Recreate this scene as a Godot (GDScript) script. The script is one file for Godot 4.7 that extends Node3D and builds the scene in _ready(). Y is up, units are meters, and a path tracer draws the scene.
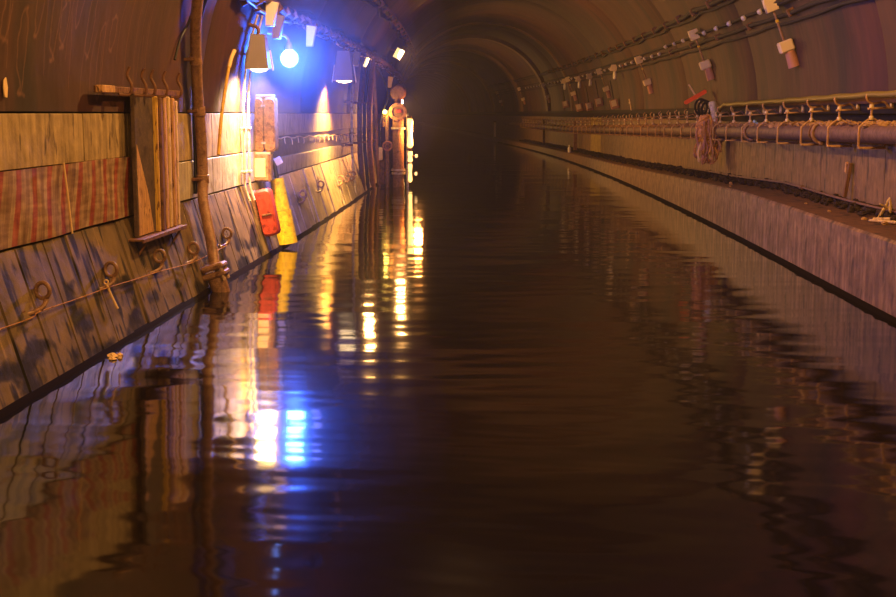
extends Node3D
# A flooded railway tunnel. Stations run along the tunnel (metres from the camera), u is the offset across it, y the height above the water.

const CURVE_FROM := 14.0
const CURVE_TO := 60.0
const CURVE_RADIUS := 480.0
const ARCH_X := 0.32
const ARCH_Y := 1.5
const ARCH_R := 3.05
const END := 204.0

var rng := RandomNumberGenerator.new()
var M := {}
var T := {}
var taken := {}

# ---------------------------------------------------------------- the line of the tunnel
func heading(s: float) -> float:
	return (clampf(s, CURVE_FROM, CURVE_TO) - CURVE_FROM) / CURVE_RADIUS

func pos(s: float, u: float, y: float) -> Vector3:
	var t := heading(s)
	var x := 0.0
	var z := -s
	if s > CURVE_FROM:
		x = -CURVE_RADIUS * (1.0 - cos(t))
		z = -(CURVE_FROM + CURVE_RADIUS * sin(t))
		if s > CURVE_TO:
			x -= sin(t) * (s - CURVE_TO)
			z -= cos(t) * (s - CURVE_TO)
	return Vector3(x + u * cos(t), y, z - u * sin(t))

func kerb_height(s: float) -> float:
	var a := [[-20.0, 0.58], [16.0, 0.58], [24.0, 0.44], [31.0, 0.34], [40.0, 0.28], [56.0, 0.22], [300.0, 0.2]]
	for i in range(a.size() - 1):
		if s <= a[i + 1][0]:
			return lerpf(a[i][1], a[i + 1][1], (s - a[i][0]) / (a[i + 1][0] - a[i][0]))
	return 0.2

func pipe_height(s: float) -> float:
	return 1.335 - 0.0105 * (clampf(s, 11.0, 45.0) - 11.0)

func left_face(y: float) -> float:
	if y < 0.76:
		return -2.5 - 0.23 * y / 0.76
	if y < 1.5:
		return -2.73
	return ARCH_X - sqrt(maxf(0.0, ARCH_R * ARCH_R - (y - ARCH_Y) * (y - ARCH_Y)))

func right_face(y: float) -> float:
	if y < 1.5:
		return 3.37
	return ARCH_X + sqrt(maxf(0.0, ARCH_R * ARCH_R - (y - ARCH_Y) * (y - ARCH_Y)))

# ---------------------------------------------------------------- nodes
func numbered(called: String) -> String:
	if not taken.has(called):
		taken[called] = 0
		return called
	taken[called] += 1
	return "%s_%03d" % [called, taken[called]]

func tag(o: Node3D, label: String, category: String, group := "", kind := "") -> Node3D:
	o.set_meta("label", label)
	o.set_meta("category", category)
	if group != "":
		o.set_meta("group", group)
	if kind != "":
		o.set_meta("kind", kind)
	return o

func thing(called: String, label: String, category: String, s: float, u: float, y: float, group := "", kind := "") -> Node3D:
	var o := Node3D.new()
	o.name = numbered(called)
	add_child(o)
	o.transform = Transform3D(Basis(Vector3.UP, heading(s)), pos(s, u, y))
	return tag(o, label, category, group, kind)

func copy_of(o: Node3D, s: float, u: float, y: float) -> Node3D:
	var c: Node3D = o.duplicate()
	c.name = numbered(str(o.name).rstrip("0123456789").trim_suffix("_"))
	add_child(c)
	c.transform = Transform3D(Basis(Vector3.UP, heading(s)), pos(s, u, y))
	return c

func start() -> SurfaceTool:
	var st := SurfaceTool.new()
	st.begin(Mesh.PRIMITIVE_TRIANGLES)
	return st

func finish(st: SurfaceTool) -> ArrayMesh:
	st.generate_normals()
	st.index()
	return st.commit()

func put(called: String, m: Mesh, material: Material, parent: Node3D) -> MeshInstance3D:
	var o := MeshInstance3D.new()
	o.name = called if parent != self else numbered(called)
	o.mesh = m
	o.material_override = material
	o.cast_shadow = GeometryInstance3D.SHADOW_CASTING_SETTING_ON
	parent.add_child(o, true)
	return o

func obj(called: String, st: SurfaceTool, material: Material, parent: Node3D) -> MeshInstance3D:
	return put(called, finish(st), material, parent)

# ---------------------------------------------------------------- shapes
func tri(st: SurfaceTool, a: Vector3, b: Vector3, c: Vector3, out: Vector3, ua := Vector2.ZERO, ub := Vector2.ZERO, uc := Vector2.ZERO) -> void:
	if (b - a).cross(c - a).dot(out) > 0.0:
		var k := b
		b = c
		c = k
		var uk := ub
		ub = uc
		uc = uk
	st.set_uv(ua)
	st.add_vertex(a)
	st.set_uv(ub)
	st.add_vertex(b)
	st.set_uv(uc)
	st.add_vertex(c)

func quad(st: SurfaceTool, a: Vector3, b: Vector3, c: Vector3, d: Vector3, out: Vector3, ua := Vector2.ZERO, ub := Vector2.ZERO, uc := Vector2.ZERO, ud := Vector2.ZERO) -> void:
	tri(st, a, b, c, out, ua, ub, uc)
	tri(st, a, c, d, out, ua, uc, ud)

func box(st: SurfaceTool, c: Vector3, size: Vector3, ch := 0.004, b := Basis()) -> void:
	# a box with chamfered edges
	st.set_smooth_group(-1)
	var h := size * 0.5
	ch = minf(ch, minf(h.x, minf(h.y, h.z)) * 0.8)
	var k := h - Vector3(ch, ch, ch)
	for ax in 3:
		var p := (ax + 1) % 3
		var q := (ax + 2) % 3
		for sg in [-1.0, 1.0]:
			var v := []
			for e in [[-1, -1], [1, -1], [1, 1], [-1, 1]]:
				var x := Vector3.ZERO
				x[ax] = sg * h[ax]
				x[p] = e[0] * k[p]
				x[q] = e[1] * k[q]
				v.append(c + b * x)
			var o := Vector3.ZERO
			o[ax] = sg
			quad(st, v[0], v[1], v[2], v[3], b * o)
	if ch <= 0.0:
		return
	for ax in 3:
		var p := (ax + 1) % 3
		var q := (ax + 2) % 3
		for e in [[-1, -1], [1, -1], [1, 1], [-1, 1]]:
			var v := []
			for w in [[-1, true], [1, true], [1, false], [-1, false]]:
				var x := Vector3.ZERO
				x[ax] = w[0] * k[ax]
				x[p] = e[0] * (h[p] if w[1] else k[p])
				x[q] = e[1] * (k[q] if w[1] else h[q])
				v.append(c + b * x)
			var o := Vector3.ZERO
			o[p] = e[0]
			o[q] = e[1]
			quad(st, v[0], v[1], v[2], v[3], b * o)
	for sx in [-1.0, 1.0]:
		for sy in [-1.0, 1.0]:
			for sz in [-1.0, 1.0]:
				var g := Vector3(sx, sy, sz)
				tri(st, c + b * (g * Vector3(h.x, k.y, k.z)), c + b * (g * Vector3(k.x, h.y, k.z)), c + b * (g * Vector3(k.x, k.y, h.z)), b * g)

func tube(st: SurfaceTool, pts: Array, r, n := 8, closed := false) -> void:
	st.set_smooth_group(0)
	var rings := []
	var count := pts.size()
	var side := Vector3.ZERO
	var run := 0.0
	var runs := []
	for i in count:
		var a: Vector3 = pts[(i - 1 + count) % count] if closed or i > 0 else pts[i]
		var z: Vector3 = pts[(i + 1) % count] if closed or i < count - 1 else pts[i]
		var d: Vector3 = (z - a).normalized()
		if side == Vector3.ZERO:
			side = d.cross(Vector3.UP if absf(d.y) < 0.9 else Vector3.RIGHT).normalized()
		side = (side - d * side.dot(d)).normalized()
		var other := d.cross(side)
		var radius: float = r[i] if r is Array else r
		var ring := []
		for k in n:
			var t := TAU * k / n
			ring.append(pts[i] + (side * cos(t) + other * sin(t)) * radius)
		rings.append(ring)
		if i > 0:
			run += (pts[i] - pts[i - 1]).length()
		runs.append(run)
	for i in (count if closed else count - 1):
		var j := (i + 1) % count
		for k in n:
			var l := (k + 1) % n
			var out: Vector3 = rings[i][k] + rings[i][l] + rings[j][k] + rings[j][l] - 2.0 * pts[i] - 2.0 * pts[j]
			quad(st, rings[i][k], rings[i][l], rings[j][l], rings[j][k], out, Vector2(runs[i], float(k) / n), Vector2(runs[i], float(k + 1) / n), Vector2(runs[j], float(k + 1) / n), Vector2(runs[j], float(k) / n))
	if not closed:
		st.set_smooth_group(-1)
		for e in [0, count - 1]:
			var out: Vector3 = pts[0] - pts[1] if e == 0 else pts[e] - pts[e - 1]
			for k in range(1, n - 1):
				tri(st, rings[e][0], rings[e][k], rings[e][k + 1], out)

func lathe(st: SurfaceTool, profile: Array, xf: Transform3D, n := 20) -> void:
	# profile: [radius, height] pairs from one end to the other, turned about the local y axis
	st.set_smooth_group(0)
	for i in range(profile.size() - 1):
		var p: Array = profile[i]
		var q: Array = profile[i + 1]
		var flat: bool = absf(p[1] - q[1]) < 0.0001 or p.size() > 2
		st.set_smooth_group(-1 if flat else i + 1)
		for k in n:
			var a := TAU * k / n
			var b := TAU * (k + 1) / n
			var va := Vector3(cos(a), 0, sin(a))
			var vb := Vector3(cos(b), 0, sin(b))
			var up := Vector3(0, 1, 0)
			var slope := Vector2(q[1] - p[1], p[0] - q[0])
			var out := xf.basis * ((va + vb) * 0.5 * slope.x + up * slope.y)
			if q[0] > 0.0:
				tri(st, xf * (va * p[0] + up * p[1]), xf * (va * q[0] + up * q[1]), xf * (vb * q[0] + up * q[1]), out)
			if p[0] > 0.0:
				tri(st, xf * (va * p[0] + up * p[1]), xf * (vb * q[0] + up * q[1]), xf * (vb * p[0] + up * p[1]), out)

func rounded(w: float, h: float, r: float, n := 5) -> PackedVector2Array:
	var a := PackedVector2Array()
	for c in 4:
		var cx: float = (w * 0.5 - r) * (1.0 if c in [0, 3] else -1.0)
		var cy: float = (h * 0.5 - r) * (1.0 if c < 2 else -1.0)
		for k in n + 1:
			var t := PI * 0.5 * (c + float(k) / n)
			a.append(Vector2(cx + r * cos(t), cy + r * sin(t)))
	return a

func slab(st: SurfaceTool, outline: PackedVector2Array, depth: float, bevel: float, xf: Transform3D) -> void:
	# an outline in x and y with thickness along z, edges bevelled
	var n := outline.size()
	var mid := Vector2.ZERO
	for p in outline:
		mid += p / n
	var layers := [[depth * 0.5, bevel], [depth * 0.5 - bevel, 0.0], [-depth * 0.5 + bevel, 0.0], [-depth * 0.5, bevel]]
	var rings := []
	for l in layers:
		var ring := []
		for p in outline:
			var d := p - mid
			var q: Vector2 = mid + d * (1.0 - l[1] / maxf(d.length(), 0.001))
			ring.append(xf * Vector3(q.x, q.y, l[0]))
		rings.append(ring)
	var centre := xf * Vector3(mid.x, mid.y, 0)
	for i in 3:
		st.set_smooth_group(i + 1)
		for k in n:
			var l := (k + 1) % n
			var out: Vector3 = rings[i][k] + rings[i][l] + rings[i + 1][k] + rings[i + 1][l] - 4.0 * centre
			quad(st, rings[i][k], rings[i][l], rings[i + 1][l], rings[i + 1][k], out)
	st.set_smooth_group(-1)
	for e in [0, 3]:
		var cap := xf * Vector3(mid.x, mid.y, layers[e][0])
		for k in n:
			tri(st, cap, rings[e][k], rings[e][(k + 1) % n], cap - centre)

func sheet(st: SurfaceTool, profile: Array, s0: float, s1: float, steps: int, towards: Vector2, us := 1.0, v0 := 0.0, v1 := 1.0) -> void:
	# a strip of the tunnel: profile of [u, y] points swept from station s0 to s1; towards is the side that shows
	var total := 0.0
	var at := [0.0]
	for i in range(profile.size() - 1):
		total += Vector2(profile[i + 1][0] - profile[i][0], profile[i + 1][1] - profile[i][1]).length()
		at.append(total)
	for k in steps:
		var a := lerpf(s0, s1, float(k) / steps)
		var b := lerpf(s0, s1, float(k + 1) / steps)
		for i in range(profile.size() - 1):
			var p: Array = profile[i]
			var q: Array = profile[i + 1]
			var va := lerpf(v0, v1, at[i] / total)
			var vb := lerpf(v0, v1, at[i + 1] / total)
			var out := Vector3(towards.x, towards.y, 0)
			quad(st, pos(a, p[0], p[1]), pos(a, q[0], q[1]), pos(b, q[0], q[1]), pos(b, p[0], p[1]), out, Vector2(a / us, va), Vector2(a / us, vb), Vector2(b / us, vb), Vector2(b / us, va))

func beam(st: SurfaceTool, profile: Array, s0: float, s1: float, steps: int, us := 1.0) -> void:
	# a closed profile of [u, y] points swept along the tunnel, both ends closed; runs clockwise or not, its middle lies inside
	var mid := Vector2.ZERO
	for p in profile:
		mid += Vector2(p[0], p[1]) / profile.size()
	st.set_smooth_group(-1)
	var total := 0.0
	for i in profile.size():
		var p: Array = profile[i]
		var q: Array = profile[(i + 1) % profile.size()]
		var n := Vector2(q[1] - p[1], p[0] - q[0])
		if n.dot(Vector2(p[0] + q[0], p[1] + q[1]) * 0.5 - mid) < 0.0:
			n = -n
		var l := Vector2(q[0] - p[0], q[1] - p[1]).length()
		for k in steps:
			var a := lerpf(s0, s1, float(k) / steps)
			var b := lerpf(s0, s1, float(k + 1) / steps)
			quad(st, pos(a, p[0], p[1]), pos(a, q[0], q[1]), pos(b, q[0], q[1]), pos(b, p[0], p[1]), Vector3(n.x, n.y, 0), Vector2(a / us, p[1] / us), Vector2(a / us, q[1] / us), Vector2(b / us, q[1] / us), Vector2(b / us, p[1] / us))
		total += l
	for e in [[s0, 1.0], [s1, -1.0]]:
		var c := pos(e[0], mid.x, mid.y)
		for i in profile.size():
			var p: Array = profile[i]
			var q: Array = profile[(i + 1) % profile.size()]
			tri(st, c, pos(e[0], p[0], p[1]), pos(e[0], q[0], q[1]), Vector3(0, 0, e[1]), Vector2(mid.x, mid.y), Vector2(p[0], p[1]), Vector2(q[0], q[1]))

func lump(st: SurfaceTool, c: Vector3, size: Vector3, seed_value: int) -> void:
	# a rough stone: a small squashed ball with uneven corners
	var r := RandomNumberGenerator.new()
	r.seed = seed_value
	st.set_smooth_group(-1)
	var turn := Basis(Vector3(r.randf() - 0.5, 1, r.randf() - 0.5).normalized(), r.randf() * TAU)
	var rings := []
	for i in 3:
		var ring := []
		for k in 6:
			var t := TAU * (k + 0.5 * i) / 6.0
			var w: float = [0.75, 1.0, 0.6][i] * r.randf_range(0.75, 1.1)
			ring.append(c + turn * (Vector3(cos(t) * w, [-0.5, 0.05, 0.55][i] * r.randf_range(0.8, 1.1), sin(t) * w) * size * 0.5))
		rings.append(ring)
	var lo := c - turn * Vector3(0, size.y * 0.42, 0)
	var hi := c + turn * Vector3(0, size.y * 0.42, 0)
	for k in 6:
		var l := (k + 1) % 6
		for i in 2:
			var out: Vector3 = rings[i][k] + rings[i + 1][l] - 2.0 * c
			quad(st, rings[i][k], rings[i][l], rings[i + 1][l], rings[i + 1][k], out)
		tri(st, lo, rings[0][k], rings[0][l], lo - c)
		tri(st, hi, rings[2][k], rings[2][l], hi - c)

func circle(c: Vector3, r: float, a: Vector3, b: Vector3, n := 16) -> Array:
	var pts := []
	for k in n:
		pts.append(c + (a * cos(TAU * k / n) + b * sin(TAU * k / n)) * r)
	return pts

func curve(pts: Array, per := 6) -> Array:
	# a smooth line through the points
	var out := []
	for i in range(pts.size() - 1):
		var p0: Vector3 = pts[maxi(i - 1, 0)]
		var p1: Vector3 = pts[i]
		var p2: Vector3 = pts[i + 1]
		var p3: Vector3 = pts[mini(i + 2, pts.size() - 1)]
		for k in per:
			out.append(p1.cubic_interpolate(p2, p0, p3, float(k) / per))
	out.append(pts[pts.size() - 1])
	return out

# ---------------------------------------------------------------- textures
func noise(w: int, h: int, freq: float, seed_value: int, octaves := 4, stretch_y := 1, kind := FastNoiseLite.TYPE_SIMPLEX_SMOOTH) -> PackedByteArray:
	var n := FastNoiseLite.new()
	n.seed = seed_value
	n.frequency = freq
	n.noise_type = kind
	n.fractal_octaves = octaves
	var im := n.get_seamless_image(w, maxi(h / stretch_y, 8))
	if im.get_height() != h:
		im.resize(w, h, Image.INTERPOLATE_CUBIC)
	im.convert(Image.FORMAT_L8)
	return im.get_data()

func texture(w: int, h: int, data: PackedByteArray) -> ImageTexture:
	return ImageTexture.create_from_image(Image.create_from_data(w, h, false, Image.FORMAT_RGB8, data))

func relief(w: int, h: int, bytes: PackedByteArray, strength: float) -> ImageTexture:
	var im := Image.create_from_data(w, h, false, Image.FORMAT_L8, bytes)
	im.convert(Image.FORMAT_RGBA8)
	im.bump_map_to_normal_map(strength)
	return ImageTexture.create_from_image(im)

func mixed(w: int, h: int, low: Color, high: Color, a: PackedByteArray, streak: PackedByteArray, drip: PackedByteArray, stain: PackedByteArray, p: Dictionary) -> PackedByteArray:
	# colour between two tones by noise a, streaks, pale drips where drip is high and dark stains where stain is high
	var data := PackedByteArray()
	data.resize(w * h * 3)
	var streaks: float = p.get("streaks", 0.3)
	var drip_from: float = p.get("drip_from", 0.72)
	var drip_color: Color = p.get("drip", high)
	var stain_from: float = p.get("stain_from", 0.68)
	var stain_color: Color = p.get("stain", low.darkened(0.6))
	var stain_most: float = p.get("stain_most", 0.8)
	for i in w * h:
		var t := a[i] / 255.0 * (1.0 - streaks) + streak[i] / 255.0 * streaks
		t = clampf((t - 0.5) * 1.5 + 0.5, 0.0, 1.0)
		var r := lerpf(low.r, high.r, t)
		var g := lerpf(low.g, high.g, t)
		var b := lerpf(low.b, high.b, t)
		var d := clampf((drip[i] / 255.0 - drip_from) * 9.0, 0.0, 1.0) * 0.55
		if d > 0.0:
			r = lerpf(r, drip_color.r, d)
			g = lerpf(g, drip_color.g, d)
			b = lerpf(b, drip_color.b, d)
		d = clampf((stain[i] / 255.0 - stain_from) * 7.0, 0.0, 1.0) * stain_most
		if d > 0.0:
			r = lerpf(r, stain_color.r, d)
			g = lerpf(g, stain_color.g, d)
			b = lerpf(b, stain_color.b, d)
		data[i * 3] = int(r * 255.0)
		data[i * 3 + 1] = int(g * 255.0)
		data[i * 3 + 2] = int(b * 255.0)
	return data

func stroke(data: PackedByteArray, w: int, h: int, pts: Array, color: Color, radius: float, amount: float) -> void:
	for i in range(pts.size() - 1):
		var a: Vector2 = pts[i]
		var b: Vector2 = pts[i + 1]
		var n := int(maxf(1.0, (b - a).length()))
		for k in n:
			var c := a.lerp(b, float(k) / n)
			var m := int(ceil(radius))
			for dy in range(-m, m + 1):
				for dx in range(-m, m + 1):
					var x := posmod(int(c.x) + dx, w)
					var y := clampi(int(c.y) + dy, 0, h - 1)
					var f := amount * clampf(1.0 - Vector2(dx, dy).length() / (radius + 0.6), 0.0, 1.0) * (0.55 + 0.45 * rng.randf())
					var j := (y * w + x) * 3
					data[j] = int(lerpf(data[j], color.r * 255.0, f))
					data[j + 1] = int(lerpf(data[j + 1], color.g * 255.0, f))
					data[j + 2] = int(lerpf(data[j + 2], color.b * 255.0, f))

func surface(color: Color, rough: float, metal := 0.0, tex: Texture2D = null, scale := Vector3.ZERO, bump: Texture2D = null, bump_by := 1.0) -> StandardMaterial3D:
	var m := StandardMaterial3D.new()
	m.albedo_color = color
	m.roughness = rough
	m.metallic = metal
	if tex:
		m.albedo_texture = tex
	if bump:
		m.normal_enabled = true
		m.normal_texture = bump
		m.normal_scale = bump_by
	if scale != Vector3.ZERO:
		m.uv1_triplanar = true
		m.uv1_scale = scale
	return m

func glowing(color: Color, energy: float) -> StandardMaterial3D:
	var m := StandardMaterial3D.new()
	m.albedo_color = Color(0.8, 0.8, 0.8)
	m.emission_enabled = true
	m.emission = color
	m.emission_energy_multiplier = energy
	return m

func omni(parent: Node3D, at: Vector3, color: Color, energy: float, size: float) -> void:
	var l := OmniLight3D.new()
	l.name = "lamp_light"
	l.light_color = color
	l.light_energy = energy
	l.light_size = size
	l.omni_range = 90.0
	l.omni_attenuation = 2.0
	l.shadow_enabled = true
	parent.add_child(l, true)
	l.position = at

func spot(parent: Node3D, at: Vector3, towards: Vector3, color: Color, energy: float, angle: float, size: float) -> void:
	var l := SpotLight3D.new()
	l.name = "lamp_light"
	l.light_color = color
	l.light_energy = energy
	l.light_size = size
	l.spot_range = 90.0
	l.spot_attenuation = 2.0
	l.spot_angle = angle
	l.spot_angle_attenuation = 0.6
	l.shadow_enabled = true
	parent.add_child(l, true)
	var z := -towards.normalized()
	var x := Vector3.FORWARD.cross(z).normalized() if absf(z.y) > 0.9 else Vector3.UP.cross(z).normalized()
	l.transform = Transform3D(Basis(x, z.cross(x), z), at)

func make_materials() -> void:
	var grain := noise(512, 512, 0.012, 3, 5)
	var fine := noise(512, 512, 0.05, 4, 4)
	var streak := noise(512, 512, 0.03, 5, 4, 16)
	var thin := noise(512, 512, 0.07, 6, 3, 32)
	var blot := noise(512, 512, 0.008, 7, 5)
	var blot2 := noise(512, 512, 0.018, 8, 5, 3)
	T.relief = relief(512, 512, grain, 5.0)
	T.rough_relief = relief(512, 512, fine, 4.0)

	# tunnel lining: sooty brown concrete with runs of water down it
	var w := 1024
	var h := 1024
	var big := noise(w, h, 0.005, 11, 5)
	var runs := noise(w, h, 0.02, 12, 4, 12)
	var drips := noise(w, h, 0.05, 13, 3, 40)
	var soot := noise(w, h, 0.004, 14, 5, 2)
	var lining := mixed(w, h, Color(0.205, 0.12, 0.09), Color(0.345, 0.215, 0.155), big, runs, drips, soot, {"streaks": 0.45, "drip_from": 0.80, "drip": Color(0.46, 0.36, 0.28), "stain_from": 0.62, "stain": Color(0.12, 0.085, 0.075), "stain_most": 0.75})
	T.lining = texture(w, h, lining)
	# the same lining where somebody has scrawled on it in chalk
	var chalk := Color(0.52, 0.41, 0.33)
	for k in 9:
		var x := 205.0 + 40.0 * k + rng.randf_range(-10, 10)
		var y := rng.randf_range(8, 60)
		var pts := []
		var tall := rng.randf_range(25, 60)
		for q in 22:
			var t := float(q) / 21.0
			pts.append(Vector2(x + sin(t * TAU * rng.randf_range(0.8, 1.1)) * 14.0 + 10.0 * t, y + tall * (0.5 - 0.5 * cos(t * TAU))))
		stroke(lining, w, h, pts, chalk, 1.6, 0.5)
	for k in 14:
		var x := 180.0 + rng.randf() * 520.0
		var y := rng.randf_range(0, 40)
		stroke(lining, w, h, [Vector2(x, y), Vector2(x + rng.randf_range(-8, 8), y + 30), Vector2(x + rng.randf_range(-14, 14), y + rng.randf_range(45, 80))], chalk, 1.3, 0.4)
	T.scrawled = texture(w, h, lining)
	var lr := relief(w, h, big, 4.0)
	M.lining = surface(Color(0.92, 0.825, 0.80), 0.75, 0.0, T.lining, Vector3.ZERO, lr, 0.7)
	M.scrawled = surface(Color(0.92, 0.825, 0.80), 0.75, 0.0, T.scrawled, Vector3.ZERO, lr, 0.7)
	M.soot = surface(Color(0.12, 0.09, 0.075), 0.9, 0.0, null, Vector3.ZERO)

	# sloping facing slabs: tan concrete with black drips and ragged wet stains above the water
	w = 1024
	h = 256
	var sa := noise(w, h, 0.012, 21, 5)
	var ss := noise(w, h, 0.04, 22, 4, 8)
	var sd := noise(w, h, 0.05, 23, 3, 16)
	var sb := noise(w, h, 0.011, 24, 5)
	var sc := noise(w, h, 0.05, 25, 3, 10)
	for i in w * h:
		# stains have ragged outlines of their own and sit mostly on the lower slabs; thin black runs come down the joints
		var low := float(i / w) / h
		var v := sb[i] / 255.0 * 0.74 + ss[i] / 255.0 * 0.18 + clampf(low - 0.36, -0.3, 0.3) * 0.5
		v = maxf(v, sc[i] / 255.0 * 0.92)
		sb[i] = int(clampf(v, 0.0, 1.0) * 255.0)
	T.facing = texture(w, h, mixed(w, h, Color(0.335, 0.275, 0.185), Color(0.52, 0.43, 0.295), sa, ss, sd, sb, {"streaks": 0.4, "drip_from": 0.85, "drip": Color(0.66, 0.55, 0.4), "stain_from": 0.585, "stain": Color(0.07, 0.055, 0.04), "stain_most": 0.93}))
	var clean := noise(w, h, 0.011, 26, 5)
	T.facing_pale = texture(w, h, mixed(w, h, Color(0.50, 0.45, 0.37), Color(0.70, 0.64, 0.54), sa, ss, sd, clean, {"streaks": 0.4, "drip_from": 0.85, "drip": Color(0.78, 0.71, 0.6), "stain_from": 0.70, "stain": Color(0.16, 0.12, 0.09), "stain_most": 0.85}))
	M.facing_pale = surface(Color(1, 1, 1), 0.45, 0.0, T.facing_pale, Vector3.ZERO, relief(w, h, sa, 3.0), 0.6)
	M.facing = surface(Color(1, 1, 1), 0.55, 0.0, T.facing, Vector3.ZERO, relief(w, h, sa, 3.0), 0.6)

	# plaster bands
	T.plaster = texture(512, 512, mixed(512, 512, Color(0.50, 0.42, 0.28), Color(0.72, 0.62, 0.44), grain, streak, thin, blot2, {"streaks": 0.55, "drip_from": 0.80, "drip": Color(0.80, 0.72, 0.56), "stain_from": 0.70, "stain": Color(0.24, 0.18, 0.12), "stain_most": 0.7}))
	M.plaster = surface(Color(1, 1, 1), 0.7, 0.0, T.plaster, Vector3.ZERO, T.relief, 0.5)
	T.whitewash = texture(512, 512, mixed(512, 512, Color(0.60, 0.55, 0.47), Color(0.80, 0.76, 0.68), grain, streak, thin, blot2, {"streaks": 0.6, "drip_from": 0.82, "drip": Color(0.86, 0.8, 0.7), "stain_from": 0.72, "stain": Color(0.36, 0.28, 0.2), "stain_most": 0.6}))
	M.whitewash = surface(Color(1, 1, 1), 0.55, 0.0, T.whitewash, Vector3.ZERO, T.relief, 0.5)
	T.ochre = texture(512, 512, mixed(512, 512, Color(0.36, 0.27, 0.17), Color(0.55, 0.42, 0.28), grain, streak, thin, blot2, {"streaks": 0.5, "drip_from": 0.80, "drip": Color(0.66, 0.54, 0.38), "stain_from": 0.70, "stain": Color(0.16, 0.11, 0.08), "stain_most": 0.7}))
	M.wall = surface(Color(1, 1, 1), 0.7, 0.0, T.ochre, Vector3.ZERO, T.relief, 0.6)
	M.wall_yellow = surface(Color(1.0, 0.98, 0.62), 0.7, 0.0, T.plaster, Vector3.ZERO, T.relief, 0.5)
	T.kerb = texture(512, 512, mixed(512, 512, Color(0.30, 0.21, 0.155), Color(0.59, 0.46, 0.35), grain, streak, thin, blot2, {"streaks": 0.55, "drip_from": 0.74, "drip": Color(0.78, 0.66, 0.54), "stain_from": 0.68, "stain": Color(0.18, 0.11, 0.08), "stain_most": 0.75}))
	M.kerb = surface(Color(1, 1, 1), 0.6, 0.0, T.kerb, Vector3.ZERO, T.relief, 0.6)
	T.mud = texture(512, 512, mixed(512, 512, Color(0.26, 0.165, 0.09), Color(0.42, 0.28, 0.16), grain, blot, thin, blot, {"streaks": 0.3, "stain_from": 0.7}))
	M.mud = surface(Color(1, 1, 1), 0.6, 0.0, T.mud, Vector3.ZERO, T.rough_relief, 0.8)
	M.slime = surface(Color(0.085, 0.06, 0.05), 0.95, 0.0, null)
	M.slime.metallic_specular = 0.12
	M.rubble = surface(Color(0.17, 0.12, 0.09), 0.85, 0.0, T.mud, Vector3(3, 3, 3))
	M.rubble.albedo_color = Color(0.5, 0.45, 0.42)

	# striped sheeting: faded red, tan and cream slanting bands
	w = 1024
	h = 128
	var sheeting := PackedByteArray()
	sheeting.resize(w * h * 3)
	var tones := [Color(0.56, 0.27, 0.19), Color(0.57, 0.455, 0.325), Color(0.50, 0.385, 0.28), Color(0.60, 0.50, 0.37)]
	var wide := [0.30, 0.26, 0.24, 0.20]
	for y in h:
		for x in w:
			var s := float(x) / w * 4.7 - 0.09 * (1.0 - float(y) / h) + 0.012 * sin(x * 0.021)
			var t := fposmod(s / 0.275, 1.0)
			var c: Color = tones[3]
			for k in 4:
				if t < wide[k]:
					c = tones[k]
					break
				t -= wide[k]
			var d := (grain[(y * 4 % 512) * 512 + x % 512] / 255.0 - 0.5) * 0.22 + (thin[(y * 4) * 512 + x % 512] / 255.0 - 0.5) * 0.16
			var j := (y * w + x) * 3
			sheeting[j] = int(clampf(c.r + d, 0, 1) * 255)
			sheeting[j + 1] = int(clampf(c.g + d, 0, 1) * 255)
			sheeting[j + 2] = int(clampf(c.b + d, 0, 1) * 255)
	M.sheeting = surface(Color(1, 1, 1), 0.6, 0.0, texture(w, h, sheeting), Vector3.ZERO)

	# small things, textured in three planes
	var worn := texture(512, 512, mixed(512, 512, Color(0.62, 0.58, 0.55), Color(1, 1, 1), grain, fine, thin, blot, {"streaks": 0.5, "drip_from": 0.9, "stain_from": 0.66, "stain": Color(0.42, 0.32, 0.25), "stain_most": 0.6}))
	T.worn = worn
	var g := Vector3(2.3, 2.3, 2.3)
	M.rust = surface(Color(0.56, 0.39, 0.27), 0.7, 0.1, worn, g)
	M.bare_steel = surface(Color(0.85, 0.75, 0.64), 0.45, 0.15, worn, g)
	M.hanger = surface(Color(0.88, 0.70, 0.48), 0.5, 0.0, worn, g)
	M.zinc = surface(Color(0.95, 0.92, 0.88), 0.45, 0.0, worn, g)
	M.pipe = surface(Color(0.52, 0.385, 0.34), 0.68, 0.0, worn, g)
	M.dust = surface(Color(0.82, 0.66, 0.45), 0.9, 0.0, worn, g)
	M.drain = surface(Color(0.68, 0.53, 0.41), 0.55, 0.0, worn, g)
	M.cable = surface(Color(0.13, 0.10, 0.09), 0.85, 0.0, worn, g)
	M.black = surface(Color(0.06, 0.055, 0.06), 0.5)
	M.cream = surface(Color(0.86, 0.77, 0.62), 0.5)
	M.pink = surface(Color(0.66, 0.46, 0.39), 0.6)
	M.white = surface(Color(0.90, 0.87, 0.82), 0.5)
	M.hose = surface(Color(0.46, 0.395, 0.03), 0.6)
	M.orange_box = surface(Color(0.92, 0.69, 0.44), 0.5, 0.0, worn, g)
	M.box_grey = surface(Color(0.70, 0.57, 0.43), 0.5, 0.0, worn, g)
	M.red = surface(Color(0.82, 0.31, 0.23), 0.45, 0.0, worn, g)
	M.signal_red = surface(Color(0.95, 0.33, 0.14), 0.5)
	M.yellow = surface(Color(1.0, 0.86, 0.16), 0.35, 0.0, worn, g)
	M.rope = surface(Color(0.84, 0.62, 0.40), 0.9, 0.0, worn, g)
	M.rag = surface(Color(0.86, 0.63, 0.40), 0.9)
	M.rope_pale = surface(Color(0.90, 0.77, 0.56), 0.9)
	M.housing = surface(Color(0.55, 0.52, 0.57), 0.5)
	M.plywood = surface(Color(0.38, 0.30, 0.24), 0.7, 0.0, worn, Vector3(1.1, 1.1, 1.1))
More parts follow.
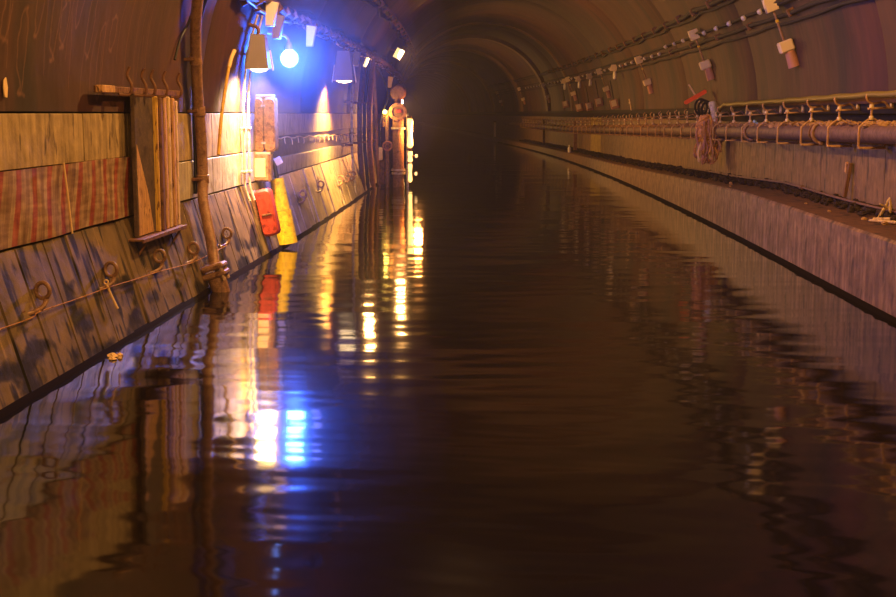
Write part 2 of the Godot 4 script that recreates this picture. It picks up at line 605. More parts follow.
	var wood := texture(512, 512, mixed(512, 512, Color(0.62, 0.55, 0.46), Color(1, 1, 1), streak, thin, thin, blot2, {"streaks": 0.6, "drip_from": 0.95, "stain_from": 0.66, "stain": Color(0.30, 0.22, 0.15), "stain_most": 0.8}))
	M.wood_pale = surface(Color(1.0, 0.90, 0.66), 0.7, 0.0, wood, g)
	M.wood_tan = surface(Color(0.92, 0.74, 0.52), 0.7, 0.0, wood, g)
	M.wood_dark = surface(Color(0.55, 0.40, 0.29), 0.7, 0.0, wood, g)
	M.wood_yellow = surface(Color(1.0, 0.84, 0.38), 0.6, 0.0, wood, g)
	M.water = surface(Color(0.055, 0.038, 0.026), 0.065)
	M.water.metallic_specular = 0.5
	M.concrete = surface(Color(0.25, 0.2, 0.17), 0.9)

# ================================================================
func _ready() -> void:
	rng.seed = 71
	# --- camera
	var camera := Camera3D.new()
	camera.name = "camera"
	add_child(camera)
	camera.fov = rad_to_deg(2.0 * atan(298.5 / 1330.0))
	camera.near = 0.1
	camera.far = 400.0
	var pitch := atan(185.0 / 1330.0)
	camera.transform = Transform3D(Basis.from_euler(Vector3(-pitch, atan(57.0 / 1330.0 * cos(pitch)), 0)), Vector3(0, 1.5, 0))
	camera.current = true
	# --- air: no daylight reaches the tunnel
	var around := WorldEnvironment.new()
	around.name = "surroundings"
	var e := Environment.new()
	e.background_mode = Environment.BG_COLOR
	e.background_color = Color(0, 0, 0)
	e.ambient_light_source = Environment.AMBIENT_SOURCE_DISABLED
	e.tonemap_mode = Environment.TONE_MAPPER_LINEAR
	e.tonemap_exposure = 1.0
	# thin damp haze hanging in the whole tunnel
	e.volumetric_fog_enabled = true
	e.volumetric_fog_density = 0.0013
	e.volumetric_fog_albedo = Color(0.95, 0.95, 0.95)
	e.volumetric_fog_anisotropy = 0.3
	e.sdfgi_enabled = true
	e.ssao_enabled = true
	e.ssil_enabled = true
	around.environment = e
	add_child(around)

	make_materials()
	# --- lamps strung under the crown behind and above the camera
	var lamp_says := ["caged lamp under the crown well behind the photographer", "caged lamp under the crown straight above the photographer", "caged lamp under the crown abreast of the striped sheet", "caged lamp under the crown abreast of the drain pipe"]
	for a in [[-6.0, 0.3, 4.2, 14.0], [0.5, -0.5, 4.15, 14.0], [6.5, 0.9, 4.15, 16.0], [11.8, -0.4, 4.2, 19.0]]:
		crown_lamp(a[0], a[1], a[2], a[3])
		get_child(get_child_count() - 1).set_meta("label", lamp_says.pop_front())
	build_setting()
	build_left()
	build_machine()
	build_right()
	build_cables()

func crown_lamp(s: float, u: float, y: float, energy: float) -> void:
	var t := thing("crown_lamp", "round caged bulkhead lamp under the tunnel crown", "lamp", s, u, y, "lamps under the crown")
	var top := ARCH_Y + sqrt(ARCH_R * ARCH_R - (u - ARCH_X) * (u - ARCH_X)) - y
	var st := start()
	tube(st, [Vector3(0, 0.08, 0), Vector3(0, top + 0.02, 0)], 0.012)
	obj("rod", st, M.rust, t)
	st = start()
	lathe(st, [[0.0, 0.1], [0.05, 0.1], [0.09, 0.06], [0.09, 0.04], [0.0, 0.04]], Transform3D())
	obj("holder", st, M.housing, t)
	st = start()
	lathe(st, [[0.04, 0.04], [0.075, 0.0], [0.08, -0.04], [0.05, -0.09], [0.0, -0.105]], Transform3D())
	obj("bulb", st, glowing(Color(1.0, 0.72, 0.42), 12.0), t)
	omni(t, Vector3(0, -0.03, 0), Color(1.0, 0.725, 0.40), energy, 0.08)

# ---------------------------------------------------------------- the tunnel itself
func build_setting() -> void:
	# water: a rippled surface, finer near the camera
	var rows := []
	var s := 2.6
	while s < END:
		rows.append(s)
		s *= 1.0032
	var cols := 200
	var u0 := -2.85
	var u1 := 2.95
	var n1 := FastNoiseLite.new()
	n1.seed = 5
	n1.frequency = 1.0
	n1.fractal_octaves = 1
	var n2 := FastNoiseLite.new()
	n2.seed = 9
	n2.frequency = 1.0
	n2.fractal_octaves = 1
	var nr := rows.size()
	var pts := PackedVector3Array()
	pts.resize(nr * (cols + 1))
	for i in nr:
		var z: float = rows[i]
		var step := z * 0.0032
		var small := clampf(1.0 - step / 0.06, 0.0, 1.0)
		var mid := clampf(1.0 - step / 0.2, 0.0, 1.0)
		for k in cols + 1:
			var u := lerpf(u0, u1, float(k) / cols)
			var y := 0.0023 * n1.get_noise_2d(u * 0.30, z * 0.9 + u * 0.12)
			y += 0.0016 * mid * n2.get_noise_2d(u * 0.75 + 40.0, z * 2.6 - u * 0.4)
			y += 0.00055 * small * n1.get_noise_2d(u * 1.7 - 70.0, z * 6.5 + u * 0.6)
			pts[i * (cols + 1) + k] = pos(z, u, y)
	var normals := PackedVector3Array()
	normals.resize(pts.size())
	var index := PackedInt32Array()
	index.resize((nr - 1) * cols * 6)
	var at := 0
	for i in nr:
		for k in cols + 1:
			var j := i * (cols + 1) + k
			var a := pts[j + 1 if k < cols else j] - pts[j - 1 if k > 0 else j]
			var b := pts[j + cols + 1 if i < nr - 1 else j] - pts[j - cols - 1 if i > 0 else j]
			normals[j] = a.cross(b).normalized()
			if i < nr - 1 and k < cols:
				index[at] = j
				index[at + 1] = j + cols + 1
				index[at + 2] = j + 1
				index[at + 3] = j + 1
				index[at + 4] = j + cols + 1
				index[at + 5] = j + cols + 2
				at += 6
	var arrays := []
	arrays.resize(Mesh.ARRAY_MAX)
	arrays[Mesh.ARRAY_VERTEX] = pts
	arrays[Mesh.ARRAY_NORMAL] = normals
	arrays[Mesh.ARRAY_INDEX] = index
	var wm := ArrayMesh.new()
	wm.add_surface_from_arrays(Mesh.PRIMITIVE_TRIANGLES, arrays)
	tag(put("water", wm, M.water, self), "dark brown rippled flood water filling the tunnel between its walls", "water", "", "structure")
	var st := start()
	beam(st, [[-2.85, -0.004], [2.95, -0.004], [2.95, -0.03], [-2.85, -0.03]], -12.0, 2.6, 3)
	tag(obj("water", st, M.water, self), "still dark water behind the photographer", "water", "", "structure")
	st = start()
	beam(st, [[-3.3, -0.5], [3.9, -0.5], [3.9, -0.8], [-3.3, -0.8]], -12.0, END, 60)
	tag(obj("floor", st, M.concrete, self), "concrete tunnel floor lying under the flood water", "floor", "", "structure")

	# ceiling: one lining ring after another, joints open between them, a shell added behind to block light
	var ceiling := Node3D.new()
	ceiling.name = "ceiling"
	add_child(ceiling)
	tag(ceiling, "sooty brown arched concrete tunnel lining made of rings", "tunnel vault", "", "structure")
	var ring_at := -12.0
	while ring_at < END - 1.0:
		st = start()
		st.set_smooth_group(0)
		var lines := [[ring_at, 0.025], [ring_at + 0.035, 0.0], [ring_at + 2.0, 0.0], [ring_at + 4.0, 0.0], [ring_at + 5.965, 0.0], [ring_at + 6.0, 0.025]]
		var arc := 44
		var from := 0.004
		for i in range(lines.size() - 1):
			for k in arc:
				var q := []
				var uv := []
				for c in [[i, k], [i, k + 1], [i + 1, k + 1], [i + 1, k]]:
					var f := float(c[1]) / arc
					var a := lerpf(PI - from, 0.03, f)
					var r: float = ARCH_R + lines[c[0]][1]
					q.append(pos(lines[c[0]][0], ARCH_X + r * cos(a), ARCH_Y + r * sin(a)))
					uv.append(Vector2((lines[c[0]][0] - ring_at) / 6.0, f))
				var am := lerpf(PI, 0.03, (k + 0.5) / arc)
				quad(st, q[0], q[1], q[2], q[3], Vector3(-cos(am), -sin(am), 0), uv[0], uv[1], uv[2], uv[3])
		obj("lining_ring", st, M.scrawled if absf(ring_at - 6.0) < 0.1 else M.lining, ceiling)
		ring_at += 6.0
	st = start()
	for k in 24:
		var a := PI * k / 24.0
		var b := PI * (k + 1) / 24.0
		beam(st, [[ARCH_X + 3.09 * cos(a), ARCH_Y + 3.09 * sin(a)], [ARCH_X + 3.09 * cos(b), ARCH_Y + 3.09 * sin(b)], [ARCH_X + 3.4 * cos(b), ARCH_Y + 3.4 * sin(b)], [ARCH_X + 3.4 * cos(a), ARCH_Y + 3.4 * sin(a)]], -12.3, END + 0.3, 54)
	obj("outer_shell", st, M.soot, ceiling)
	# ribs standing proud of the lining further in
	for a in [[45.5, 0.05, 0.5], [52.6, 0.13, 0.7], [63.0, 0.12, 0.7], [78.0, 0.12, 0.7], [98.0, 0.12, 0.8]]:
		st = start()
		for k in 40:
			var f0 := lerpf(PI, 0.03, k / 40.0)
			var f1 := lerpf(PI, 0.03, (k + 1) / 40.0)
			var ri: float = ARCH_R - a[1]
			var ro := ARCH_R + 0.01
			for side in 3:
				var c0: Array = [[a[0], ro], [a[0], ri], [a[0] + a[2], ri]][side]
				var c1: Array = [[a[0], ri], [a[0] + a[2], ri], [a[0] + a[2], ro]][side]
				var q := []
				var uv := []
				for c in [[c0, f0], [c0, f1], [c1, f1], [c1, f0]]:
					q.append(pos(c[0][0], ARCH_X + c[0][1] * cos(c[1]), ARCH_Y + c[0][1] * sin(c[1])))
					uv.append(Vector2(c[0][0] / 6.0 + c[0][1] * 0.1, c[1] / PI))
				var out: Vector3 = [Vector3(0, 0, 1), Vector3(-cos(f0), -sin(f0), 0), Vector3(0, 0, -1)][side]
				st.set_smooth_group(side)
				quad(st, q[0], q[1], q[2], q[3], out, uv[0], uv[1], uv[2], uv[3])
		obj("arch_rib", st, M.wall, ceiling)
	# both ends closed by added walls, so no light leaks in
	for a in [[-12.3, "wall_back"], [END, "wall_end"]]:
		st = start()
		box(st, Vector3.ZERO, Vector3(8.4, 6.5, 0.3), 0.0)
		var o := obj(a[1], st, M.soot, self)
		o.transform = Transform3D(Basis(Vector3.UP, heading(a[0])), pos(a[0], 0.3, 2.3))
		tag(o, "added dark wall keeping stray light out far round the bend" if a[0] > 0 else "added dark wall keeping stray light out behind the photographer", "wall", "", "structure")

	# left wall: core added to block light, sloping facing slabs, plaster panels above them
	var left := Node3D.new()
	left.name = "wall_left"
	add_child(left)
	tag(left, "stained tan wall with sloping slabs at its foot, opposite the raised kerb", "wall", "", "structure")
	st = start()
	beam(st, [[-2.545, -0.5], [-2.79, 0.76], [-2.79, 1.56], [-3.3, 1.56], [-3.3, -0.5]], -12.3, END, 70)
	obj("core", st, M.soot, left)
	var f := -12.0
	var r := RandomNumberGenerator.new()
	r.seed = 33
	while f < 60.0:
		var wide := r.randf_range(0.24, 0.52) if f > 4.0 and f < 30.0 else 2.0
		var deep := r.randf_range(-0.008, 0.008)
		var g := 0.006
		st = start()
		var ls: float = f + g
		var le: float = f + wide - g
		var lean := 0.2303 / 0.76
		var yb := -0.35
		var yt := 0.757
		var ub := -2.5 - lean * yb + deep
		var ut := -2.5 - lean * yt + deep
		st.set_smooth_group(-1)
		var c := 0.008
		var face := Vector3(1, lean, 0)
		var q := [pos(ls + c, ub, yb), pos(ls + c, ut, yt - c), pos(le - c, ut, yt - c), pos(le - c, ub, yb)]
		var vb := (0.76 - yb) / 1.11
		quad(st, q[0], q[1], q[2], q[3], face, Vector2(ls / 8.0, vb), Vector2(ls / 8.0, 0), Vector2(le / 8.0, 0), Vector2(le / 8.0, vb))
		var bk := [pos(ls, ub - 0.05, yb), pos(ls, ut - 0.05, yt), pos(le, ut - 0.05, yt), pos(le, ub - 0.05, yb)]
		quad(st, q[0], q[1], bk[1], bk[0], Vector3(0.4, 0, 1), Vector2(ls / 8.0, vb), Vector2(ls / 8.0, 0), Vector2(ls / 8.0, 0), Vector2(ls / 8.0, vb))
		quad(st, q[3], q[2], bk[2], bk[3], Vector3(0.4, 0, -1), Vector2(le / 8.0, vb), Vector2(le / 8.0, 0), Vector2(le / 8.0, 0), Vector2(le / 8.0, vb))
		quad(st, q[1], q[2], bk[2], bk[1], Vector3(0, 1, 0), Vector2(ls / 8.0, 0.02), Vector2(le / 8.0, 0.02), Vector2(le / 8.0, 0), Vector2(ls / 8.0, 0))
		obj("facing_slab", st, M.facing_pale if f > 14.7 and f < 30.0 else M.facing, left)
		f += wide
	st = start()
	sheet(st, [[-2.39, -0.35], [-2.73, 0.757], [-2.79, 0.757]], 60.0, END, 30, Vector2(1, 0.3), 8.0, 1.0, 0.0)
	obj("far_facing", st, M.facing, left)
	# panels: [from, to, panel length, bottom, top, material]
	for a in [[-12.0, 9.6, 1.47, 1.19, 1.5, "plaster"], [9.6, 15.2, 1.4, 1.1, 1.5, "plaster"], [-12.0, 9.6, 2.4, 0.765, 1.18, "plaster"], [9.6, 15.2, 1.4, 0.765, 1.09, "whitewash"], [15.2, 29.2, 2.0, 1.23, 1.5, "plaster"], [15.2, 29.2, 2.0, 0.765, 0.97, "whitewash"], [29.2, 89.2, 4.0, 0.765, 1.5, "plaster"]]:
		var p: float = a[0]
		while p < a[1] - 0.05:
			st = start()
			var to: float = minf(p + a[2], a[1]) - 0.008
			beam(st, [[-2.73, a[3] + 0.004], [-2.73, a[4] - 0.004], [-2.735, a[4]], [-2.79, a[4]], [-2.79, a[3]], [-2.735, a[3]]], p + 0.008, to, maxi(1, int((to - p) / 2.0)), 1.3)
			obj("plaster_panel", st, M[a[5]], left)
			p += a[2]
	st = start()
	beam(st, [[-2.73, 0.765], [-2.73, 1.5], [-2.79, 1.5], [-2.79, 0.765]], 89.2, END, 30, 1.3)
	obj("far_plaster", st, M.plaster, left)
	# dark board let in between the plaster and the whitewash
	st = start()
	beam(st, [[-2.755, 0.975], [-2.755, 1.225], [-2.79, 1.225], [-2.79, 0.975]], 15.25, 29.2, 8)
	obj("dark_board", st, M.plywood, left)
	# slimy line at the water
	st = start()
	var zz := 3.0
	while zz < 60.0:
		var h0 := 0.03
		sheet(st, [[-2.473, -0.05], [-2.5 - 0.303 * h0 + 0.012, h0], [-2.5 - 0.303 * h0 - 0.01, h0 + 0.006]], zz, zz + 0.3, 1, Vector2(1, 0.3))
		zz += 0.3
	obj("slime_line", st, M.slime, left)

	# right wall: kerb ledge, wall panels, a recess behind the hangers
	var right := Node3D.new()
	right.name = "wall_right"
	add_child(right)
	tag(right, "brown wall rising behind the raised kerb and the hung pipe", "wall", "", "structure")
	st = start()
	beam(st, [[3.41, -0.5], [3.41, 1.37], [3.60, 1.37], [3.60, 1.62], [3.9, 1.62], [3.9, -0.5]], -12.3, END, 70)
	obj("core", st, M.soot, right)
	st = start()
	sheet(st, [[3.41, 1.385], [3.58, 1.385], [3.58, 1.66]], -12.0, END, 60, Vector2(-1, 0.2), 1.6, 1.0, 0.6)
	obj("recess", st, M.rubble, right)
	var p := -12.0
	while p < 96.0:
		st = start()
		beam(st, [[3.37, 0.0], [3.37, 1.375], [3.375, 1.385], [3.46, 1.385], [3.46, 0.0]], p + 0.006, p + 2.394, 1, 1.6)
		obj("wall_panel", st, M.wall_yellow if absf(p - 38.4) < 0.1 else M.wall, right)
		p += 2.4
	st = start()
	beam(st, [[3.37, 0.0], [3.37, 1.385], [3.46, 1.385], [3.46, 0.0]], 96.0, END, 30, 1.6)
	obj("far_wall", st, M.wall, right)

	var kerb := Node3D.new()
	kerb.name = "kerb"
	add_child(kerb)
	tag(kerb, "raised concrete kerb ledge with streaked face standing out of the water", "ledge", "", "structure")
	p = -12.0
	while p < 100.0:
		st = start()
		kerb_piece(st, p + 0.004, p + 3.996, 8)
		obj("kerb_block", st, M.kerb, kerb)
		st = start()
		for k in 8:
			var a := p + 0.5 * k
			var b := a + 0.5
			var ha := kerb_height(a) + 0.006
			var hb := kerb_height(b) + 0.006
			quad(st, pos(a, 2.86, ha), pos(a, 3.38, ha + 0.015), pos(b, 3.38, hb + 0.015), pos(b, 2.86, hb), Vector3.UP, Vector2(0, a), Vector2(0.6, a), Vector2(0.6, b), Vector2(0, b))
			quad(st, pos(a, 2.86, ha), pos(a, 2.845, ha - 0.012), pos(b, 2.845, hb - 0.012), pos(b, 2.86, hb), Vector3(-1, 1, 0), Vector2(0, a), Vector2(0.02, a), Vector2(0.02, b), Vector2(0, b))
		obj("mud_top", st, M.mud, kerb)
		p += 4.0
	st = start()
	kerb_piece(st, 100.0, END, 40)
	obj("far_kerb", st, M.kerb, kerb)
	st = start()
	zz = 3.0
	while zz < 70.0:
		var h0 := 0.035
		sheet(st, [[2.815, -0.05], [2.815, h0], [2.84, h0 + 0.008]], zz, zz + 0.4, 1, Vector2(-1, 0.2))
		zz += 0.4
	obj("slime_line", st, M.slime, kerb)

func kerb_piece(st: SurfaceTool, s0: float, s1: float, steps: int) -> void:
	st.set_smooth_group(-1)
	for k in steps:
		var a := lerpf(s0, s1, float(k) / steps)
		var b := lerpf(s0, s1, float(k + 1) / steps)
		var pa := [[2.83, -0.4], [2.83, kerb_height(a) - 0.02], [2.85, kerb_height(a)], [3.4, kerb_height(a)]]
		var pb := [[2.83, -0.4], [2.83, kerb_height(b) - 0.02], [2.85, kerb_height(b)], [3.4, kerb_height(b)]]
		for i in 3:
			var v0: float = [0.0, 0.6, 0.62][i]
			var v1: float = [0.6, 0.62, 0.95][i]
			quad(st, pos(a, pa[i][0], pa[i][1]), pos(a, pa[i + 1][0], pa[i + 1][1]), pos(b, pb[i + 1][0], pb[i + 1][1]), pos(b, pb[i][0], pb[i][1]), [Vector3(-1, 0, 0), Vector3(-1, 1, 0), Vector3(0, 1, 0)][i], Vector2(a / 1.7, v0), Vector2(a / 1.7, v1), Vector2(b / 1.7, v1), Vector2(b / 1.7, v0))

# ---------------------------------------------------------------- things on the left wall
func build_left() -> void:
	var st := start()
	# striped sheet, slightly slack
	var t := thing("striped_sheet", "faded red and cream striped sheet fixed along the wall below the plaster band", "barrier", 3.0, 0, 0)
	st.set_smooth_group(0)
	for k in 47:
		var a := 5.0 + 0.1 * k
		for i in 4:
			var q := []
			var uv := []
			for c in [[a, i], [a, i + 1], [a + 0.1, i + 1], [a + 0.1, i]]:
				var y: float = lerpf(0.767 + 0.003 * sin(c[0] * 3.0), 1.19 + 0.003 * sin(c[0] * 2.3), c[1] / 4.0)
				q.append(pos(c[0], -2.712 + 0.008 * sin(c[0] * 5.0 + c[1]), y) - t.position)
				uv.append(Vector2((c[0] - 5.0) / 4.7, 1.0 - c[1] / 4.0))
			quad(st, q[0], q[1], q[2], q[3], Vector3.RIGHT, uv[0], uv[1], uv[2], uv[3])
			for v in 4:
				q[v] -= Vector3(0.006, 0, 0)
			quad(st, q[0], q[1], q[2], q[3], Vector3.LEFT, uv[0], uv[1], uv[2], uv[3])
	obj("sheet", st, M.sheeting, t)
	st = start()
	tube(st, [pos(8.05, -2.69, 1.2) - t.position, pos(8.1, -2.685, 0.95) - t.position, pos(8.16, -2.69, 0.76) - t.position], 0.006, 6)
	obj("tie_cord", st, M.rope_pale, t)

	# dark sheet of plywood and six poles leaning on a small shelf
	t = thing("wall_shelf", "narrow rusty shelf bracket carrying the poles against the wall", "shelf", 10.0, -2.62, 0.6)
	st = start()
	box(st, Vector3(-0.02, 0, 0), Vector3(0.13, 0.016, 1.3), 0.004)
	obj("shelf_plate", st, M.rust, t)
	st = start()
	box(st, Vector3(0.045, -0.005, 0), Vector3(0.014, 0.032, 1.3), 0.004)
	obj("front_lip", st, M.rust, t)
	for z in [-0.5, 0.5]:
		st = start()
		tube(st, [Vector3(0.035, -0.015, z), Vector3(-0.03, -0.12, z)], 0.009)
		obj("strut", st, M.rust, t)
	t = thing("plywood_sheet", "dark scuffed plywood sheet standing beside the yellow-edged pole", "board", 9.72, -2.655, 0.61)
	st = start()
	box(st, Vector3(0, 0.515, 0), Vector3(0.03, 1.03, 0.5), 0.004, Basis(Vector3.FORWARD, 0.0))
	obj("sheet", st, M.plywood, t)
	st = start()
	slab(st, PackedVector2Array([Vector2(-0.2, -0.5), Vector2(0.2, -0.5), Vector2(0.08, -0.22), Vector2(-0.2, 0.16)]), 0.004, 0.001, Transform3D(Basis(Vector3.UP, PI / 2), Vector3(0.016, 0.51, 0.02)))
	obj("bare_patch", st, M.wood_tan, t)
	var poles := [["wood_yellow", "yellow-edged narrow pole next to the dark plywood sheet", 0.035, 1.02], ["wood_dark", "dark brown pole right beside the yellow-edged pole", 0.075, 1.01], ["wood_tan", "tan wooden pole between the dark brown pole and the pale one", 0.07, 1.02], ["wood_pale", "palest bare wooden pole of the bunch on the shelf", 0.06, 1.02], ["wood_tan", "tan wooden pole just past the palest pole", 0.065, 1.01], ["wood_pale", "pale split pole at the drain pipe end of the bunch", 0.06, 0.99]]
	var ps := 9.98
	for a in poles:
		t = thing("wooden_pole", a[1], "pole", ps + a[2] * 0.5, -2.635, 0.61, "poles standing on the wall shelf")
		st = start()
		var lean := rng.randf_range(-0.008, 0.008)
		box(st, Vector3(lean, a[3] * 0.5, 0), Vector3(0.05, a[3], a[2]), 0.008, Basis(Vector3.RIGHT, lean))
		var grained: StandardMaterial3D = M[a[0]].duplicate()
		grained.uv1_offset = Vector3(rng.randf(), rng.randf(), rng.randf())
		obj("shaft", st, grained, t)
		ps += a[2] + 0.062

	t = thing("paper_scrap", "pale scrap of paper stuck on the vault above the plaster band", "scrap", 7.2, left_face(1.64) + 0.01, 1.64)
	st = start()
	slab(st, PackedVector2Array([Vector2(-0.02, -0.05), Vector2(0.015, -0.055), Vector2(0.03, 0.0), Vector2(0.012, 0.055), Vector2(-0.018, 0.04), Vector2(-0.028, 0.0)]), 0.008, 0.002, Transform3D(Basis(Vector3.UP, PI / 2), Vector3(0.006, 0, 0)))
	obj("scrap", st, M.rope_pale, t)

	# empty cable rack over the poles
	t = thing("cable_rack", "empty rusty cable rack bar with upright hooks above the poles", "rack", 9.8, -2.66, 1.66)
	st = start()
	box(st, Vector3(0, 0, 0), Vector3(0.03, 0.045, 2.3), 0.004)
	obj("bar", st, M.rust, t)
	st = start()
	box(st, Vector3(0.025, 0.0, 1.02), Vector3(0.05, 0.05, 0.28), 0.005)
	obj("end_block", st, M.wood_tan, t)
	for z in [0.62, 0.25, 0.0, -0.35, -0.8]:
		st = start()
		tube(st, curve([Vector3(0.01, -0.03, z + 0.05), Vector3(0.07, -0.03, z), Vector3(0.09, 0.03, z), Vector3(0.06, 0.10, z), Vector3(0.08, 0.16, z)], 4), 0.011, 7)
		obj("hook", st, M.rust, t)

	# drain pipe
	t = thing("drain_pipe", "tall scaly drain pipe running down the wall into a flanged foot", "pipe", 11.3, 0, 0)
	var path := []
	for a in [[3.6, 10.2], [3.2, 10.45], [2.8, 10.7], [2.4, 10.97], [2.1, 11.2], [1.7, 11.45], [1.3, 11.58], [0.95, 11.6], [0.76, 11.52], [0.55, 11.4], [0.35, 11.28], [0.2, 11.15]]:
		path.append(Vector3(left_face(a[0]) + 0.085 + (0.015 if a[0] < 0.8 else 0.0), a[0], 11.3 - a[1]))
	st = start()
	tube(st, curve(path, 3), 0.047, 14)
	obj("pipe", st, M.drain, t)
	for a in [[1.95, 11.3], [1.52, 11.52], [0.93, 11.6]]:
		st = start()
		var y: float = a[0]
		var x := left_face(y) + 0.085
		var back: float = 11.3 - a[1]
		lathe(st, [[0.046, -0.04], [0.055, -0.036], [0.055, 0.036], [0.046, 0.04]], Transform3D(Basis(Vector3.RIGHT, 0.35 if y > 1.6 else 0.1), Vector3(x, y, back)), 14)
		obj("collar", st, M.drain, t)
		st = start()
		box(st, Vector3(x - 0.05, y, back), Vector3(0.11, 0.025, 0.14), 0.004)
		obj("wall_clip", st, M.rust, t)
	st = start()
	var tilt := Basis(Vector3.FORWARD, -0.29)
	box(st, Vector3(-2.46, 0.21, 0.17), Vector3(0.2, 0.05, 0.2), 0.015, tilt)
	box(st, Vector3(-2.45, 0.145, 0.17), Vector3(0.22, 0.05, 0.2), 0.015, tilt)
	obj("flange", st, M.drain, t)
	st = start()
	lathe(st, [[0.0, -0.16], [0.075, -0.16], [0.08, 0.06], [0.06, 0.12], [0.0, 0.12]], Transform3D(tilt, Vector3(-2.42, 0.05, 0.17)), 14)
	obj("foot", st, M.drain, t)
	for z in [0.09, 0.25]:
		st = start()
		lathe(st, [[0.0, 0.06], [0.016, 0.06], [0.016, -0.06], [0.0, -0.06]], Transform3D(tilt, Vector3(-2.375, 0.165, z)), 6)
		obj("bolt", st, M.bare_steel, t)
	t = thing("hanging_wire", "thin black wire dangling beside the tall drain pipe", "wire", 11.0, 0, 0)
	st = start()
	tube(st, curve([Vector3(left_face(3.4) + 0.04, 3.4, 0), Vector3(left_face(2.7) + 0.03, 2.7, 0.02), Vector3(left_face(2.3) + 0.04, 2.3, -0.06), Vector3(left_face(2.1) + 0.03, 2.1, 0.1), Vector3(left_face(1.95) + 0.03, 1.93, 0.2)], 6), 0.012, 6)
	obj("wire", st, M.black, t)
	t = thing("loose_cable", "thick black cable squeezed between drain pipe and wall", "cable", 11.5, 0, 0)
	st = start()
	tube(st, curve([Vector3(left_face(3.6) + 0.03, 3.6, 0), Vector3(left_face(2.6) + 0.03, 2.6, 0.0), Vector3(left_face(2.1) + 0.02, 2.1, -0.05), Vector3(left_face(1.7) + 0.02, 1.65, -0.1), Vector3(-2.71, 1.1, -0.12), Vector3(-2.715, 0.8, -0.1)], 6), 0.018, 6)
	obj("cable", st, M.black, t)

	# leaning stick
	t = thing("leaning_stick", "thin yellow wooden stick leaning on the wall past the drain pipe", "stick", 12.4, 0, 0)
	st = start()
	tube(st, curve([Vector3(-2.665, 1.12, 0.04), Vector3(-2.66, 1.5, -0.12), Vector3(-2.63, 1.95, -0.36)], 4), [0.017, 0.017, 0.017, 0.017, 0.016, 0.016, 0.016, 0.015, 0.015], 8)
	obj("shaft", st, M.wood_yellow, t)
	st = start()
	tube(st, curve([Vector3(-2.63, 1.94, -0.36), Vector3(-2.615, 2.02, -0.39), Vector3(-2.59, 2.1, -0.44)], 4), 0.02, 8)
	obj("tip", st, M.rope_pale, t)

	# ring hooks along the slabs and the thin line through them
	var hook_says := ["fourth ring hook from the drain pipe, under the striped sheet", "third ring hook from the drain pipe, with a pale bent rod under it", "second ring hook from the drain pipe, under the plywood sheet", "ring hook just before the drain pipe, under the poles", "ring hook just past the drain pipe, before the red box", "first ring hook past the yellow guard on the whitewashed stretch", "second ring hook past the yellow guard", "third ring hook past the yellow guard", "fourth ring hook past the yellow guard", "fifth ring hook past the yellow guard, next to the uprights"]
	var hooks := [[7.34, 0.50], [8.62, 0.47], [9.82, 0.43], [10.85, 0.385], [12.2, 0.39], [17.1, 0.46], [19.0, 0.49], [21.5, 0.45], [22.6, 0.44], [23.5, 0.43]]
	var first: Node3D = null
	for a in hooks:
		var u := left_face(a[1]) + 0.035
		if first == null:
			first = thing("ring_hook", "rusty iron ring hook standing off the sloping slabs", "hook", a[0], u, a[1], "ring hooks along the sloping slabs")
			st = start()
			tube(st, circle(Vector3(0.015, 0.01, 0), 0.045, Vector3(0.96, 0, 0.28), Vector3.UP, 18), 0.013, 8, true)
			obj("ring", st, M.drain, first)
			st = start()
			tube(st, curve([Vector3(0.035, -0.035, -0.005), Vector3(0.03, -0.075, 0.05), Vector3(0.0, -0.095, 0.14), Vector3(-0.03, -0.10, 0.24)], 5), 0.014, 8)
			obj("shank", st, M.drain, first)
			st = start()
			lathe(st, [[0.0, 0.012], [0.035, 0.012], [0.035, -0.012], [0.0, -0.012]], Transform3D(Basis(Vector3.FORWARD, PI / 2 + 0.29), Vector3(-0.028, -0.10, 0.24)), 10)
			obj("base_washer", st, M.rust, first)
		else:
			copy_of(first, a[0], u, a[1]).set_meta("label", hook_says[hooks.find(a)])
	first.set_meta("label", hook_says[0])
	t = thing("guide_line", "thin sagging line strung under the ring hooks along the slabs", "line", 3.0, 0, 0)
	st = start()
	var line := [Vector3(left_face(0.42) + 0.02, 0.42, -2.2), Vector3(left_face(0.41) + 0.02, 0.41, -3.2), Vector3(left_face(0.39) + 0.02, 0.385, -4.1)]
	for k in 5:
		var y: float = hooks[k][1] - 0.095
		line.append(Vector3(left_face(y) + 0.035, y, -(hooks[k][0] - 3.0) + 0.1))
		if k < 4:
			y = (hooks[k][1] + hooks[k + 1][1]) * 0.5 - 0.105
			line.append(Vector3(left_face(y) + 0.018, y, -((hooks[k][0] + hooks[k + 1][0]) * 0.5 - 3.0)))
	for k in line.size():
		line[k].z += 0.0
	st = start()
	tube(st, curve(line, 4), 0.0035, 6)
	obj("cord", st, M.rope, t)
	t = thing("hanging_nail", "pale bent rod hanging under a ring hook on the slabs", "rod", 8.5, left_face(0.4) + 0.03, 0.4)
	st = start()
	tube(st, [Vector3(0.0, 0.0, 0.0), Vector3(0.025, -0.08, -0.02), Vector3(0.055, -0.17, -0.05)], 0.008, 6)
	obj("shaft", st, M.rope_pale, t)
	st = start()
	tube(st, circle(Vector3(0, 0.012, 0), 0.014, Vector3.RIGHT, Vector3.UP, 10), 0.005, 6, true)
	obj("eye", st, M.rope_pale, t)

